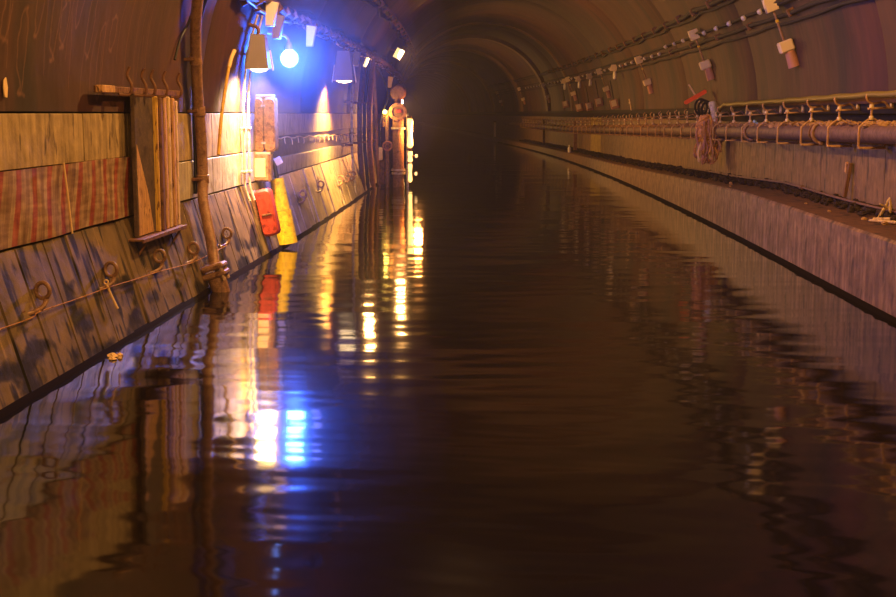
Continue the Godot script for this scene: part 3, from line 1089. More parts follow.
	# conduits beside the switch boxes
	for k in 2:
		t = thing("conduit", ["thin steel conduit beside the orange switch box, by the striped wall side", "second thin conduit, right against the orange switch box"][k], "conduit", 13.72 + 0.16 * k, 0, 0, "conduits by the switch boxes")
		path = []
		for y in [2.5, 2.2, 1.9, 1.6, 1.3, 1.0, 0.76, 0.6]:
			path.append(Vector3(left_face(y) + 0.04 + 0.02 * k, y, 0))
		st = start()
		tube(st, curve(path, 2), 0.013, 8)
		obj("tube", st, M.zinc, t)
		for y in [2.1, 1.35, 0.9]:
			st = start()
			box(st, Vector3(left_face(y) + 0.035 + 0.02 * k, y, 0), Vector3(0.06, 0.025, 0.05), 0.005)
			obj("saddle", st, M.zinc, t)

	# switch boxes, one over the other
	t = thing("switch_box", "tall orange-brown rounded switch box under the blue-white lamp", "box", 14.7, -2.64, 1.38)
	for k in 2:
		st = start()
		slab(st, rounded(0.125, 0.6, 0.05), 0.24, 0.025, Transform3D(Basis(), Vector3(-0.065 + 0.13 * k, 0, 0)))
		obj("half_case", st, M.orange_box, t)
	st = start()
	box(st, Vector3(0, 0, -0.005), Vector3(0.03, 0.52, 0.2), 0.004)
	obj("seam", st, M.box_grey, t)
	st = start()
	box(st, Vector3(0, 0.31, 0), Vector3(0.2, 0.03, 0.18), 0.006)
	obj("top_plate", st, M.white, t)
	st = start()
	box(st, Vector3(-0.02, -0.315, 0.02), Vector3(0.18, 0.03, 0.2), 0.006)
	obj("bottom_plate", st, M.white, t)
	for y in [-0.2, 0.2]:
		st = start()
		box(st, Vector3(0, y, 0.125), Vector3(0.05, 0.03, 0.02), 0.004)
		obj("latch", st, M.zinc, t)
	t = thing("fuse_box", "small square framed fuse box between the orange and the red box", "box", 14.6, -2.66, 0.91)
	st = start()
	box(st, Vector3.ZERO, Vector3(0.21, 0.3, 0.16), 0.015)
	obj("case", st, M.box_grey, t)
	st = start()
	box(st, Vector3(-0.02, 0.0, 0.083), Vector3(0.13, 0.21, 0.012), 0.004)
	obj("cover", st, M.cream, t)
	for x in [-0.095, 0.085]:
		st = start()
		box(st, Vector3(x, 0, 0.085), Vector3(0.022, 0.3, 0.02), 0.004)
		obj("frame_bar", st, M.rust, t)
	t = thing("red_box", "red rounded call box at the foot of the switch boxes", "box", 14.05, -2.545, 0.46)
	st = start()
	slab(st, rounded(0.17, 0.5, 0.045), 0.2, 0.025, Transform3D(Basis(Vector3.FORWARD, -0.2), Vector3(0.03, 0, 0)))
	obj("case", st, M.red, t)
	st = start()
	slab(st, rounded(0.07, 0.46, 0.03), 0.18, 0.02, Transform3D(Basis(Vector3.FORWARD, -0.2), Vector3(-0.09, 0, -0.01)))
	obj("back_plate", st, M.rust, t)
	st = start()
	box(st, Vector3(0.035, -0.02, 0.102), Vector3(0.1, 0.02, 0.012), 0.003, Basis(Vector3.FORWARD, -0.2))
	obj("handle", st, M.rust, t)
	t = thing("yellow_guard", "bright yellow plastic pipe guard reaching down to the water", "pipe guard", 14.9, -2.53, 0.0)
	var gx := Transform3D(Basis(Vector3.FORWARD, -0.13), Vector3(0.02, 0.42, 0))
	st = start()
	lathe(st, [[0.0, 0.36], [0.075, 0.36], [0.098, 0.0], [0.0, 0.0]], gx, 22)
	obj("upper_sleeve", st, M.yellow, t)
	st = start()
	lathe(st, [[0.0, -0.004], [0.108, -0.004], [0.128, -0.38], [0.0, -0.38]], gx, 22)
	obj("lower_sleeve", st, M.yellow, t)
	st = start()
	tube(st, [gx * Vector3(0, 0.34, 0), gx * Vector3(0, 0.5, 0), gx * Vector3(-0.05, 0.62, 0)], 0.025, 8)
	obj("cable_tail", st, M.black, t)
	t = thing("white_tag", "small white plate tilted beside the framed fuse box", "tag", 14.9, -2.54, 0.97)
	st = start()
	box(st, Vector3.ZERO, Vector3(0.085, 0.085, 0.012), 0.003, Basis(Vector3.FORWARD, -0.5))
	obj("plate", st, M.white, t)
	st = start()
	tube(st, [Vector3(-0.03, 0.0, -0.005), Vector3(-0.12, 0.02, -0.01)], 0.006, 6)
	obj("stalk", st, M.rust, t)

	# lamps
	floodlight(13.62, -2.5, 2.12, "grey floodlight hood shining down the wall beside the blue-white lamp", 0.23, 20.0, Vector3(-0.12, -1, 0.25), Color(1.0, 0.78, 0.48))
	floodlight(20.6, -2.42, 2.22, "grey floodlight hood casting a warm streak on the whitewashed wall", 0.30, 42.0, Vector3(-0.25, -1, 0.05), Color(1.0, 0.74, 0.36))
	t = thing("blue_lamp", "dazzling blue-white lamp bulb on a bracket over the switch boxes", "lamp", 14.75, -2.37, 2.1)
	st = start()
	lathe(st, [[0.0, 0.095], [0.036, 0.088], [0.067, 0.067], [0.088, 0.036], [0.095, 0.0], [0.088, -0.036], [0.067, -0.067], [0.036, -0.088], [0.0, -0.095]], Transform3D(), 18)
	obj("bulb", st, glowing(Color(0.50, 0.72, 1.0), 40.0), t)
	st = start()
	lathe(st, [[0.0, 0.17], [0.03, 0.17], [0.045, 0.09], [0.0, 0.08]], Transform3D(), 12)
	obj("socket", st, M.housing, t)
	st = start()
	tube(st, curve([Vector3(0, 0.15, 0), Vector3(-0.04, 0.24, 0), Vector3(-0.24, 0.28, 0)], 4), 0.016, 8)
	obj("bracket", st, M.housing, t)
	omni(t, Vector3(0, 0, 0), Color(0.17, 0.36, 1.0), 13.0, 0.095)
	var added_halo := thing("added_halo", "added fog layers standing in for the halo round the blue-white lamp", "added_halo", 14.9, -2.3, 2.1, "", "stuff")  # nested fog added to give the lamp its glow
	for q in [[0.7, 0.05], [1.15, 0.03], [1.7, 0.02], [2.3, 0.013], [3.0, 0.009], [3.8, 0.006]]:
		var halo_layer := FogVolume.new()
		halo_layer.name = "halo_layer"
		halo_layer.shape = RenderingServer.FOG_VOLUME_SHAPE_ELLIPSOID
		halo_layer.size = Vector3(q[0] * 0.9, q[0], q[0] * 1.1)
		var halo_fog := FogMaterial.new()
		halo_fog.density = q[1]
		halo_fog.albedo = Color(0.95, 0.95, 0.95)
		halo_layer.material = halo_fog
		added_halo.add_child(halo_layer, true)
	# a smaller blue lamp higher up on the same wall
	t = thing("small_blue_lamp", "small bluish pilot lamp high on the vault above the switch boxes", "lamp", 12.6, -2.22, 2.97)
	st = start()
	lathe(st, [[0.0, 0.03], [0.03, 0.0], [0.0, -0.03]], Transform3D(), 12)
	obj("bulb", st, glowing(Color(0.3, 0.55, 1.0), 12.0), t)
	st = start()
	tube(st, [Vector3(0, 0.02, 0), Vector3(-0.14, 0.06, 0)], 0.014, 8)
	obj("bracket", st, M.housing, t)

	# pale fittings hung from the cable run
	var fits := [[13.9, -2.42, 2.52, "white"], [14.4, -2.44, 2.42, "housing"], [16.5, -2.38, 2.44, "white"], [22.9, -2.45, 2.42, "housing"], [31.0, -2.35, 2.22, "cream"]]
	var says := ["pale junction fitting over the grey floodlight by the blue-white lamp", "lilac-grey fitting next to the blue-white lamp's bracket", "white wedge fitting on the cable run past the blue-white lamp", "grey hanging case beside the streak-casting floodlight", "small cream case above the valve discs of the pump"]
	for k in fits.size():
		var a: Array = fits[k]
		t = thing("cable_fitting", says[k], "fitting", a[0], a[1], a[2], "fittings hung on the left cable run" if false else "fittings hung on the cable run over the slabs")
		st = start()
		slab(st, PackedVector2Array([Vector2(-0.05, -0.13), Vector2(0.03, -0.13), Vector2(0.08, 0.11), Vector2(-0.04, 0.13)]), 0.12, 0.01, Transform3D())
		obj("case", st, M[a[3]], t)
		st = start()
		tube(st, [Vector3(0.02, 0.12, 0), Vector3(0.0, 0.2, 0), Vector3(-0.08, 0.24, 0)], 0.012, 7)
		obj("hanger", st, M.rust, t)
	panel_lamp(31.1, -2.15, 2.86, Vector2(0.2, 0.25), 0.5, Vector3(1, -0.35, 0.25), 26.0, "square cream floodlight panel tilted out from the vault past the cable run")
	panel_lamp(23.9, -2.36, 2.40, Vector2(0.08, 0.19), 0.4, Vector3(1, -0.3, 0.2), 9.0, "slim bright lamp case beside the hanging grey cases")
	panel_lamp(41.0, -2.42, 1.85, Vector2(0.14, 0.2), 0.2, Vector3(1, -0.3, 0.1), 24.0, "floodlight panel on the wall hidden behind the pump")
	panel_lamp(58.5, -2.4, 1.75, Vector2(0.14, 0.2), 0.2, Vector3(1, -0.3, 0.1), 20.0, "unseen floodlight panel added deep in the bend to brighten the far wall")  # unseen lamp, added to brighten the far wall
	# ragged wire hanging along the top of the dark board
	t = thing("ragged_wire", "ragged pale wire with frayed ends along the dark board's top", "wire", 15.0, 0, 0)
	st = start()
	var rag := []
	for k in 48:
		rag.append(pos(15.4 + 0.28 * k, -2.725, 1.215 + 0.012 * sin(k * 1.7) - 0.003 * k) - t.position)
	var turned := []
	var inv := t.transform.basis.inverse()
	for q in rag:
		turned.append(inv * q)
	tube(st, turned, 0.008, 6)
	obj("wire", st, M.rope_pale, t)
	for k in range(2, 46, 2):
		st = start()
		var c: Vector3 = turned[k]
		tube(st, [c, c + Vector3(0.012, -0.035 - 0.02 * rng.randf(), 0.05 * rng.randf()), c + Vector3(0.015, -0.06 - 0.04 * rng.randf(), 0.1 * rng.randf())], 0.006, 5)
		obj("frayed_end", st, M.rope_pale, t)

	# uprights before the pump
	for a in [[23.6, -2.66, 0.022, 2.3, "zinc", "thin pale conduit, first upright past the whitewashed wall"], [25.9, -2.62, 0.035, 2.6, "black", "black upright pipe between thin conduit and rusty uprights"], [25.2, -2.66, 0.05, 2.5, "pipe", "brown upright pipe on the whitewash side of the black pipe"], [26.9, -2.6, 0.055, 2.6, "rust", "thick rusty upright pipe just past the black pipe"], [28.0, -2.55, 0.04, 2.4, "pipe", "slim brown upright pipe closest to the pump riser"]]:
		t = thing("upright_pipe", a[5], "pipe", a[0], a[1] + 0.06, 0.0, "uprights before the pump")
		st = start()
		tube(st, [Vector3(0.08, -0.3, 0), Vector3(0.0, 0.8, 0), Vector3(0, 1.6, 0), Vector3(left_face(a[3]) - a[1] - 0.06 + 0.06, a[3], 0)], a[2], 10)
		obj("pipe", st, M[a[4]], t)
		for y in [0.95, 1.7]:
			st = start()
			box(st, Vector3(-0.05, y, 0), Vector3(0.14, 0.04, a[2] * 2.0 + 0.04), 0.006)
			obj("clip", st, M.rust, t)

	# litter at the water's edge
	for a in [[8.05, -2.43, 0.05, "pale crumbly lump of litter floating by the slab foot"], [7.95, -2.40, 0.035, "small pale crumb floating beside the larger lump"]]:
		t = thing("floating_lump", a[3], "litter", a[0], a[1], 0.0)
		st = start()
		lump(st, Vector3(0, 0.008, 0), Vector3(a[2] * 1.6, a[2], a[2] * 1.5), 7)
		lump(st, Vector3(0.035, 0.006, -0.03), Vector3(a[2], a[2] * 0.8, a[2]), 8)
		obj("lump", st, M.rope_pale, t)

func floodlight(s: float, u: float, y: float, label: String, wide: float, energy: float, towards: Vector3, color: Color) -> void:
	var t := thing("floodlight", label, "floodlight", s, u, y)
	var top := wide * 0.62
	var h := wide * 1.5
	var st := start()
	# hood: four sides, open below, with thickness
	st.set_smooth_group(-1)
	var rings := []
	for a in [[top * 0.5, h * 0.5], [wide * 0.5, -h * 0.5], [wide * 0.5 - 0.012, -h * 0.5], [top * 0.5 - 0.012, h * 0.5 - 0.015]]:
		rings.append([Vector3(-a[0], a[1], -a[0]), Vector3(a[0], a[1], -a[0]), Vector3(a[0], a[1], a[0]), Vector3(-a[0], a[1], a[0])])
	for i in 3:
		for k in 4:
			var l := (k + 1) % 4
			var m: Vector3 = (rings[0][k] + rings[0][l]) * 0.5
			m.y = 0
			var out: Vector3 = [m, Vector3.DOWN, -m][i]
			quad(st, rings[i][k], rings[i][l], rings[i + 1][l], rings[i + 1][k], out)
	quad(st, rings[0][0], rings[0][1], rings[0][2], rings[0][3], Vector3.UP)
	quad(st, rings[3][0], rings[3][1], rings[3][2], rings[3][3], Vector3.DOWN)
	obj("hood", st, M.housing, t)
	st = start()
	lathe(st, [[0.0, 0.0], [wide * 0.44, 0.0], [wide * 0.44, -0.02], [wide * 0.3, -0.05], [0.0, -0.065]], Transform3D(Basis(), Vector3(0, -h * 0.5 + 0.03, 0)), 16)
	obj("lens", st, glowing(Color(1.0, 0.85, 0.6), 9.0), t)
	for x in [-1.0, 1.0]:
		st = start()
		box(st, Vector3(x * (wide * 0.5 + 0.015), -h * 0.25, 0), Vector3(0.016, h * 0.6, 0.03), 0.003, Basis(Vector3.FORWARD, -x * 0.14))
		obj("side_arm", st, M.white, t)
	st = start()
	tube(st, curve([Vector3(0, h * 0.5, 0), Vector3(-0.01, h * 0.5 + 0.07, 0), Vector3(left_face(y + h * 0.5 + 0.1) - u, h * 0.5 + 0.1, 0)], 4), 0.018, 8)
	obj("bracket", st, M.rust, t)
	spot(t, Vector3(0, -h * 0.5 - 0.05, 0), towards, color, energy, 72.0, wide * 0.35)

func panel_lamp(s: float, u: float, y: float, size: Vector2, tilt: float, towards: Vector3, energy: float, label: String) -> void:
	var t := thing("panel_lamp", label, "lamp", s, u, y)
	var lean := Basis(Vector3.FORWARD, tilt)
	var st := start()
	box(st, Vector3.ZERO, Vector3(size.x, size.y, 0.05), 0.01, lean)
	obj("case", st, M.housing, t)
	st = start()
	box(st, Vector3(0, 0, 0.028), Vector3(size.x - 0.02, size.y - 0.02, 0.01), 0.003, lean)
	obj("glowing_panel", st, glowing(Color(1.0, 0.86, 0.56), 1.4), t)
	st = start()
	tube(st, [Vector3(0, 0, -0.02), Vector3(-0.1, 0.08, -0.03), Vector3(left_face(y + 0.1) - u, 0.1, -0.04)], 0.02, 8)
	obj("stalk", st, M.rust, t)
	spot(t, Vector3(0.02, 0, 0.07), towards, Color(1.0, 0.71, 0.38), energy, 80.0, 0.08)

# ---------------------------------------------------------------- the pump standing out of the water
func build_machine() -> void:
	var t := thing("pump_riser", "tall pump riser with round flanged valve standing in the water", "pump", 27.5, -2.0, 0.0)
	var st := start()
	lathe(st, [[0.0, -0.4], [0.115, -0.4], [0.115, 1.38], [0.0, 1.38]], Transform3D(), 22)
	obj("riser", st, M.drain, t)
	for y in [1.2, 0.35, 0.28]:
		st = start()
		lathe(st, [[0.1, -0.02], [0.145, -0.02], [0.145, 0.02], [0.1, 0.02]], Transform3D(Basis(), Vector3(0, y, 0)), 22)
		obj("flange", st, M.zinc, t)
	var face := Basis(Vector3.RIGHT, PI / 2)
	st = start()
	lathe(st, [[0.0, -0.16], [0.13, -0.16], [0.16, -0.1], [0.16, 0.1], [0.0, 0.1]], Transform3D(face, Vector3(0, 1.53, 0)), 24)
	var body := obj("valve_body", st, M.pipe, t)
	st = start()
	lathe(st, [[0.12, 0.09], [0.12, 0.14], [0.185, 0.14], [0.185, 0.09], [0.12, 0.09]], Transform3D(face, Vector3(0, 1.53, 0)), 24)
	obj("face_ring", st, M.pink, body)
	st = start()
	box(st, Vector3(0.02, 1.55, 0.115), Vector3(0.11, 0.07, 0.03), 0.006)
	obj("name_plate", st, M.red, body)
	for k in 8:
		st = start()
		var a := TAU * k / 8.0
		lathe(st, [[0.014, 0.13], [0.014, 0.155], [0.0, 0.155]], Transform3D(face, Vector3(cos(a) * 0.155, 1.53 + sin(a) * 0.155, 0)), 6)
		obj("bolt", st, M.rust, body)
	st = start()
	lathe(st, [[0.0, -0.14], [0.12, -0.14], [0.165, -0.07], [0.165, 0.05], [0.13, 0.1], [0.0, 0.11]], Transform3D(face, Vector3(0, 1.93, -0.1)), 24)
	obj("motor_cap", st, M.pipe, t)
	st = start()
	lathe(st, [[0.07, 1.6], [0.07, 1.85]], Transform3D(Basis(), Vector3(0, 0, -0.06)), 14)
	obj("neck", st, M.rust, t)
	st = start()
	tube(st, [Vector3(-0.22, -0.3, 0.05), Vector3(-0.22, 1.45, 0.05), Vector3(-0.16, 1.52, 0.0), Vector3(0.0, 1.53, -0.05)], 0.042, 10)
	obj("side_pipe", st, M.drain, t)
	st = start()
	tube(st, circle(Vector3(-0.21, 0.84, 0.16), 0.088, Vector3.RIGHT, Vector3.UP, 20), 0.02, 8, true)
	var wheel := obj("hand_wheel", st, M.pink, t)
	for k in 3:
		st = start()
		var a := PI * k / 3.0
		var d := Vector3(cos(a), sin(a), 0) * 0.085
		tube(st, [Vector3(-0.21, 0.84, 0.16) - d, Vector3(-0.21, 0.84, 0.16) + d], 0.009, 6)
		obj("spoke", st, M.pink, wheel)
	st = start()
	tube(st, [Vector3(-0.21, 0.84, 0.0), Vector3(-0.21, 0.84, 0.19)], 0.028, 10)
	obj("spindle", st, M.rust, wheel)
	st = start()
	box(st, Vector3(-0.36, 0.68, 0.05), Vector3(0.08, 0.26, 0.08), 0.01)
	obj("terminal_box", st, M.cream, t)
	st = start()
	tube(st, curve([Vector3(-0.36, 0.8, 0.05), Vector3(-0.37, 1.2, 0.08), Vector3(-0.3, 1.55, 0.05), Vector3(-0.2, 1.9, 0), Vector3(-0.42, 2.5, 0)], 5), 0.02, 8)
	obj("feed_cable", st, M.black, t)
	st = start()
	box(st, Vector3(-0.33, 0.3, 0.02), Vector3(0.12, 0.5, 0.1), 0.02)
	obj("strainer", st, M.rust, t)

	t = thing("pilot_lamp", "small greenish yellow lamp beside the pump's round valve", "lamp", 27.2, -2.25, 1.53)
	st = start()
	lathe(st, [[0.0, 0.05], [0.045, 0.02], [0.045, -0.02], [0.0, -0.05]], Transform3D(), 12)
	obj("bulb", st, glowing(Color(1.0, 0.95, 0.45), 9.0), t)
	st = start()
	tube(st, [Vector3(0, -0.04, 0), Vector3(-0.04, -0.16, 0), Vector3(-0.03, -0.3, 0)], 0.025, 8)
	obj("stalk", st, M.yellow, t)
	omni(t, Vector3(0, 0, 0.0), Color(1.0, 0.75, 0.3), 0.6, 0.045)

	t = thing("glowing_tubing", "bright upright tubing made to glow on the water side of the pump", "lamp", 27.3, -1.75, 0.0)
	st = start()
	box(st, Vector3(-0.05, 0.75, -0.03), Vector3(0.05, 1.5, 0.05), 0.008)
	obj("batten", st, M.zinc, t)
	for a in [[1.1, 0.6, 0.062], [0.62, 0.24, 0.05], [0.3, 0.4, 0.042]]:
		st = start()
		var h: float = a[1] * 0.5
		lathe(st, [[0.0, h], [a[2] * 0.8, h - 0.01], [a[2], h - 0.06], [a[2] * 0.7, 0.0], [a[2], -h + 0.05], [a[2] * 0.5, -h + 0.01], [0.0, -h]], Transform3D(Basis(), Vector3(0.005, a[0], 0.0)), 14)
		obj("glowing_tube", st, glowing(Color(1.0, 0.76, 0.40), 3.2), t)  # tubing built with a glow of its own for its bright look
	for a in [[0.13, 0.64], [0.12, 0.28]]:
		st = start()
		box(st, Vector3(a[0], a[1], 0), Vector3(0.055, 0.075, 0.05), 0.015)
		obj("glowing_nub", st, glowing(Color(1.0, 0.8, 0.5), 1.6), t)
		st = start()
		tube(st, [Vector3(0, a[1], -0.02), Vector3(a[0], a[1], 0)], 0.012, 6)
		obj("side_arm", st, M.rust, t)
	for y in [1.43, 0.78, 0.5]:
		st = start()
		box(st, Vector3(-0.01, y, -0.01), Vector3(0.1, 0.03, 0.1), 0.008)
		obj("tube_clip", st, M.rust, t)
	omni(t, Vector3(0.16, 1.1, 0.0), Color(1.0, 0.62, 0.28), 4.0, 0.08)  # warm light added to go with the glowing tubing

# ---------------------------------------------------------------- things on the right wall
func build_right() -> void:
	# the long pipe with crusted dust on its top
	var st := start()
	var t := thing("long_pipe", "long brown pipe hung along the wall in stirrups above the kerb", "pipe", 3.0, 0, 0)
	var path := []
	var s := 5.0
	while s < 72.0:
		path.append(t.transform.affine_inverse() * pos(s, 3.235, pipe_height(s)))
		s += 1.0
	tube(st, path, 0.088, 16)
	obj("pipe", st, M.pipe, t)
	st = start()
	rng.seed = 15
	s = 7.0
	while s < 46.0:
		var w := rng.randf_range(0.05, 0.11)
		lump(st, t.transform.affine_inverse() * pos(s, 3.235 + rng.randf_range(-0.045, 0.02), pipe_height(s) + 0.083), Vector3(w * 1.2, 0.04 + 0.03 * rng.randf(), w * 1.6), rng.randi())
		s += rng.randf_range(0.03, 0.09)
	var crust := obj("dust_crust", st, M.dust, t)
	crust.set_meta("kind", "stuff")
	s = 8.0
	while s < 70.0:
		st = start()
		var c := t.transform.affine_inverse() * pos(s, 3.235, pipe_height(s))
		lathe(st, [[0.08, -0.03], [0.104, -0.03], [0.104, 0.03], [0.08, 0.03]], Transform3D(Basis(Vector3.RIGHT, PI / 2), c), 16)
		obj("pipe_joint", st, M.rust, t)
		s += 6.0

	# hangers: hook, bracket, rod and stirrup
	var first: Node3D = null
	var hung := []
	rng.seed = 23
	s = 8.6
	while s < 62.0:
		var y := pipe_height(s)
		if first == null:
			first = thing("pipe_hanger", "rusty wall hanger with hook, rod and stirrup carrying the long pipe", "hanger", s, 3.235, y, "hangers along the pipe")
			st = start()
			tube(st, [Vector3(-0.015, 0.22, 0), Vector3(-0.015, 0.13, 0)], 0.011, 8)
			obj("rod", st, M.hanger, first)
			st = start()
			tube(st, [Vector3(-0.015, 0.14, 0), Vector3(-0.075, 0.095, 0), Vector3(-0.115, 0.055, 0), Vector3(-0.118, -0.11, 0), Vector3(-0.10, -0.125, 0), Vector3(0.10, -0.12, 0), Vector3(0.118, -0.10, 0), Vector3(0.118, 0.04, 0), Vector3(0.06, 0.1, 0)], 0.011, 8, true)
			obj("stirrup", st, M.hanger, first)
			st = start()
			box(st, Vector3(0.0, -0.128, 0), Vector3(0.24, 0.016, 0.06), 0.003)
			obj("saddle", st, M.hanger, first)
			st = start()
			box(st, Vector3(0.125, 0.225, 0), Vector3(0.34, 0.018, 0.05), 0.004, Basis(Vector3.BACK, 0.05))
			var arm := obj("arm", st, M.hanger, first)
			st = start()
			box(st, Vector3(0.16, 0.285, 0), Vector3(0.022, 0.13, 0.06), 0.004)
			obj("upright", st, M.bare_steel, arm)
			st = start()
			tube(st, curve([Vector3(-0.03, 0.365, 0), Vector3(-0.062, 0.33, 0), Vector3(-0.05, 0.285, 0), Vector3(-0.01, 0.262, 0), Vector3(0.05, 0.27, 0), Vector3(0.09, 0.275, 0), Vector3(0.13, 0.235, 0)], 4), 0.011, 7)
			obj("hook", st, M.hanger, first)
			for yy in [0.235, 0.135]:
				st = start()
				lathe(st, [[0.0, 0.022], [0.02, 0.018], [0.023, -0.014], [0.0, -0.022]], Transform3D(Basis(), Vector3(-0.015, yy, 0)), 8)
				obj("nut", st, M.cream, first)
		else:
			copy_of(first, s, 3.235, y)
		hung.append([s, get_child(get_child_count() - 1)])
		s += 1.1 + rng.randf_range(-0.12, 0.12)

	var order := ["first", "second", "third", "fourth", "fifth", "sixth", "seventh", "eighth", "ninth", "tenth"]
	var before := hung.filter(func(a): return a[0] < 20.4)
	for k in before.size():
		before[before.size() - 1 - k][1].set_meta("label", "pipe hanger under the yellow hose, %s from the rag bundle" % order[mini(k, 9)] if k < 10 else "pipe hanger under the yellow hose, far off from the rag bundle")
	for a in hung:
		if a[0] >= 20.4:
			a[1].set_meta("label", "pipe hanger in the long row without hose beyond the rag bundle")
	# clamps round the pipe
	for a in [[13.8, "curved strap clamp bolted round the pipe nearer the hose end", 0.0], [17.6, "curved strap clamp on the pipe nearer the rag bundle", 0.0]]:
		t = thing("pipe_clamp", a[1] if false else ["thick curved strap clamp on the pipe with a long stretch of hose above", "thick curved strap clamp on the pipe between hangers by the rag bundle"][0 if a[0] < 15 else 1], "clamp", a[0], 3.235, pipe_height(a[0]))
		st = start()
		var pts := []
		for k in 11:
			var f := lerpf(1.9, 4.5, k / 10.0)
			pts.append(Vector3(cos(f) * 0.105, sin(f) * 0.105, 0))
		tube(st, pts, 0.02, 8)
		obj("strap", st, M.drain, t)
		for e in [0, 10]:
			st = start()
			box(st, pts[e] + Vector3(0.01, 0, 0), Vector3(0.05, 0.04, 0.07), 0.008)
			obj("lug", st, M.drain, t)

	# yellow hose lying in the hooks
	t = thing("yellow_hose", "olive yellow hose lying in the hooks above the long pipe", "hose", 3.0, 0, 0)
	path = []
	s = 5.0
	while s < 19.6:
		path.append(t.transform.affine_inverse() * pos(s, 3.2, 1.665 - 0.008 * sin(s * 2.9) * sin(s * 2.9) - 0.005 * maxf(0.0, s - 12.0)))
		s += 0.25
	path.append(t.transform.affine_inverse() * pos(19.9, 3.21, 1.58))
	path.append(t.transform.affine_inverse() * pos(20.2, 3.22, 1.5))
	st = start()
	tube(st, path, 0.03, 10)
	obj("hose", st, M.hose, t)
	st = start()
	lathe(st, [[0.0, -0.05], [0.036, -0.05], [0.036, 0.05], [0.0, 0.05]], Transform3D(Basis(Vector3.RIGHT, 1.0), path[path.size() - 1]), 10)
	obj("coupling", st, M.zinc, t)

	# rag and rope bundle hung on the pipe
	t = thing("rag_bundle", "tangled bundle of tan rags and rope ends hanging over the pipe", "bundle", 20.4, 3.12, 0.0)
	st = start()
	rng.seed = 41
	for k in 9:
		lump(st, Vector3(rng.randf_range(-0.13, 0.12), 1.28 + rng.randf_range(-0.12, 0.14), rng.randf_range(-0.12, 0.15)), Vector3(0.22, 0.2, 0.2), 100 + k)
	obj("rag_knot", st, M.rag, t)
	for k in 46:
		st = start()
		var x := rng.randf_range(-0.17, 0.15)
		var z := rng.randf_range(-0.1, 0.2)
		var top := Vector3(x * 0.8, rng.randf_range(1.2, 1.45), z)
		var low := Vector3(x * rng.randf_range(0.6, 1.2), rng.randf_range(0.74, 1.02), z + rng.randf_range(-0.05, 0.05))
		tube(st, curve([top, top.lerp(low, 0.35) + Vector3(rng.randf_range(-0.05, 0.05), 0, 0.04), top.lerp(low, 0.7) + Vector3(rng.randf_range(-0.05, 0.05), 0, 0), low, low + Vector3(rng.randf_range(-0.05, 0.05), rng.randf_range(0.02, 0.08), 0.03)], 4), rng.randf_range(0.008, 0.02), 6)
		obj("rope_end", st, [M.rope, M.rope_pale, M.rag, M.rope, M.pink][k % 5], t)
	for k in 3:
		st = start()
		tube(st, circle(Vector3(-0.02 + 0.05 * k, 1.22 - 0.03 * k, 0.17), 0.1 + 0.02 * k, Vector3.RIGHT, Vector3(0.2, 1, 0.1).normalized(), 18), 0.016, 7, true)
		obj("rope_loop", st, M.rope, t)
	t = thing("white_bottle", "dirty white bottle stuck in the hooks above the rag bundle", "bottle", 20.3, 3.17, 1.55)
	st = start()
	lathe(st, [[0.0, -0.14], [0.03, -0.14], [0.045, -0.02], [0.06, 0.09], [0.05, 0.13], [0.0, 0.14]], Transform3D(Basis(Vector3.FORWARD, -0.15), Vector3.ZERO), 14)
	obj("bottle", st, M.zinc, t)
	st = start()
	lathe(st, [[0.0, -0.17], [0.022, -0.17], [0.022, -0.138], [0.0, -0.138]], Transform3D(Basis(Vector3.FORWARD, -0.15), Vector3.ZERO), 10)
	obj("cap", st, M.white, t)
	t = thing("red_paddle", "orange-red flat paddle sticking out slantwise beside the rag bundle", "paddle", 21.6, 3.1, 1.76)
	st = start()
	slab(st, rounded(0.40, 0.065, 0.03), 0.02, 0.004, Transform3D(Basis(Vector3.BACK, 0.52), Vector3.ZERO))
	obj("blade", st, M.signal_red, t)
	st = start()
	tube(st, [Vector3(-0.11, 0.2, -0.02), Vector3(0.06, -0.06, -0.02), Vector3(0.14, -0.2, -0.02)], 0.014, 7)
	obj("shaft", st, M.rope_pale, t)
	t = thing("cable_coil", "dark brown coil of cable hung between paddle and white bottle", "coil", 20.9, 3.13, 1.6)
	for k in 3:
		st = start()
		tube(st, circle(Vector3(-0.05 + 0.05 * k, -0.02 * k, 0.02 * k), 0.12, Vector3(0.75, 0.2, 0), Vector3(-0.2, 1, 0).normalized(), 20), 0.018, 7, true)
		obj("turn", st, M.cable, t)
	t = thing("blue_rag", "small pale blue scrap of plastic caught on a hanger", "scrap", 17.2, 3.18, 1.4)
	st = start()
	lump(st, Vector3(0, 0, 0.03), Vector3(0.07, 0.06, 0.05), 5)
	lump(st, Vector3(0.03, -0.02, 0.03), Vector3(0.06, 0.04, 0.05), 6)
	obj("scrap", st, surface(Color(0.55, 0.68, 0.78), 0.6), t)

	# hanging socket units under the cable run
	first = null
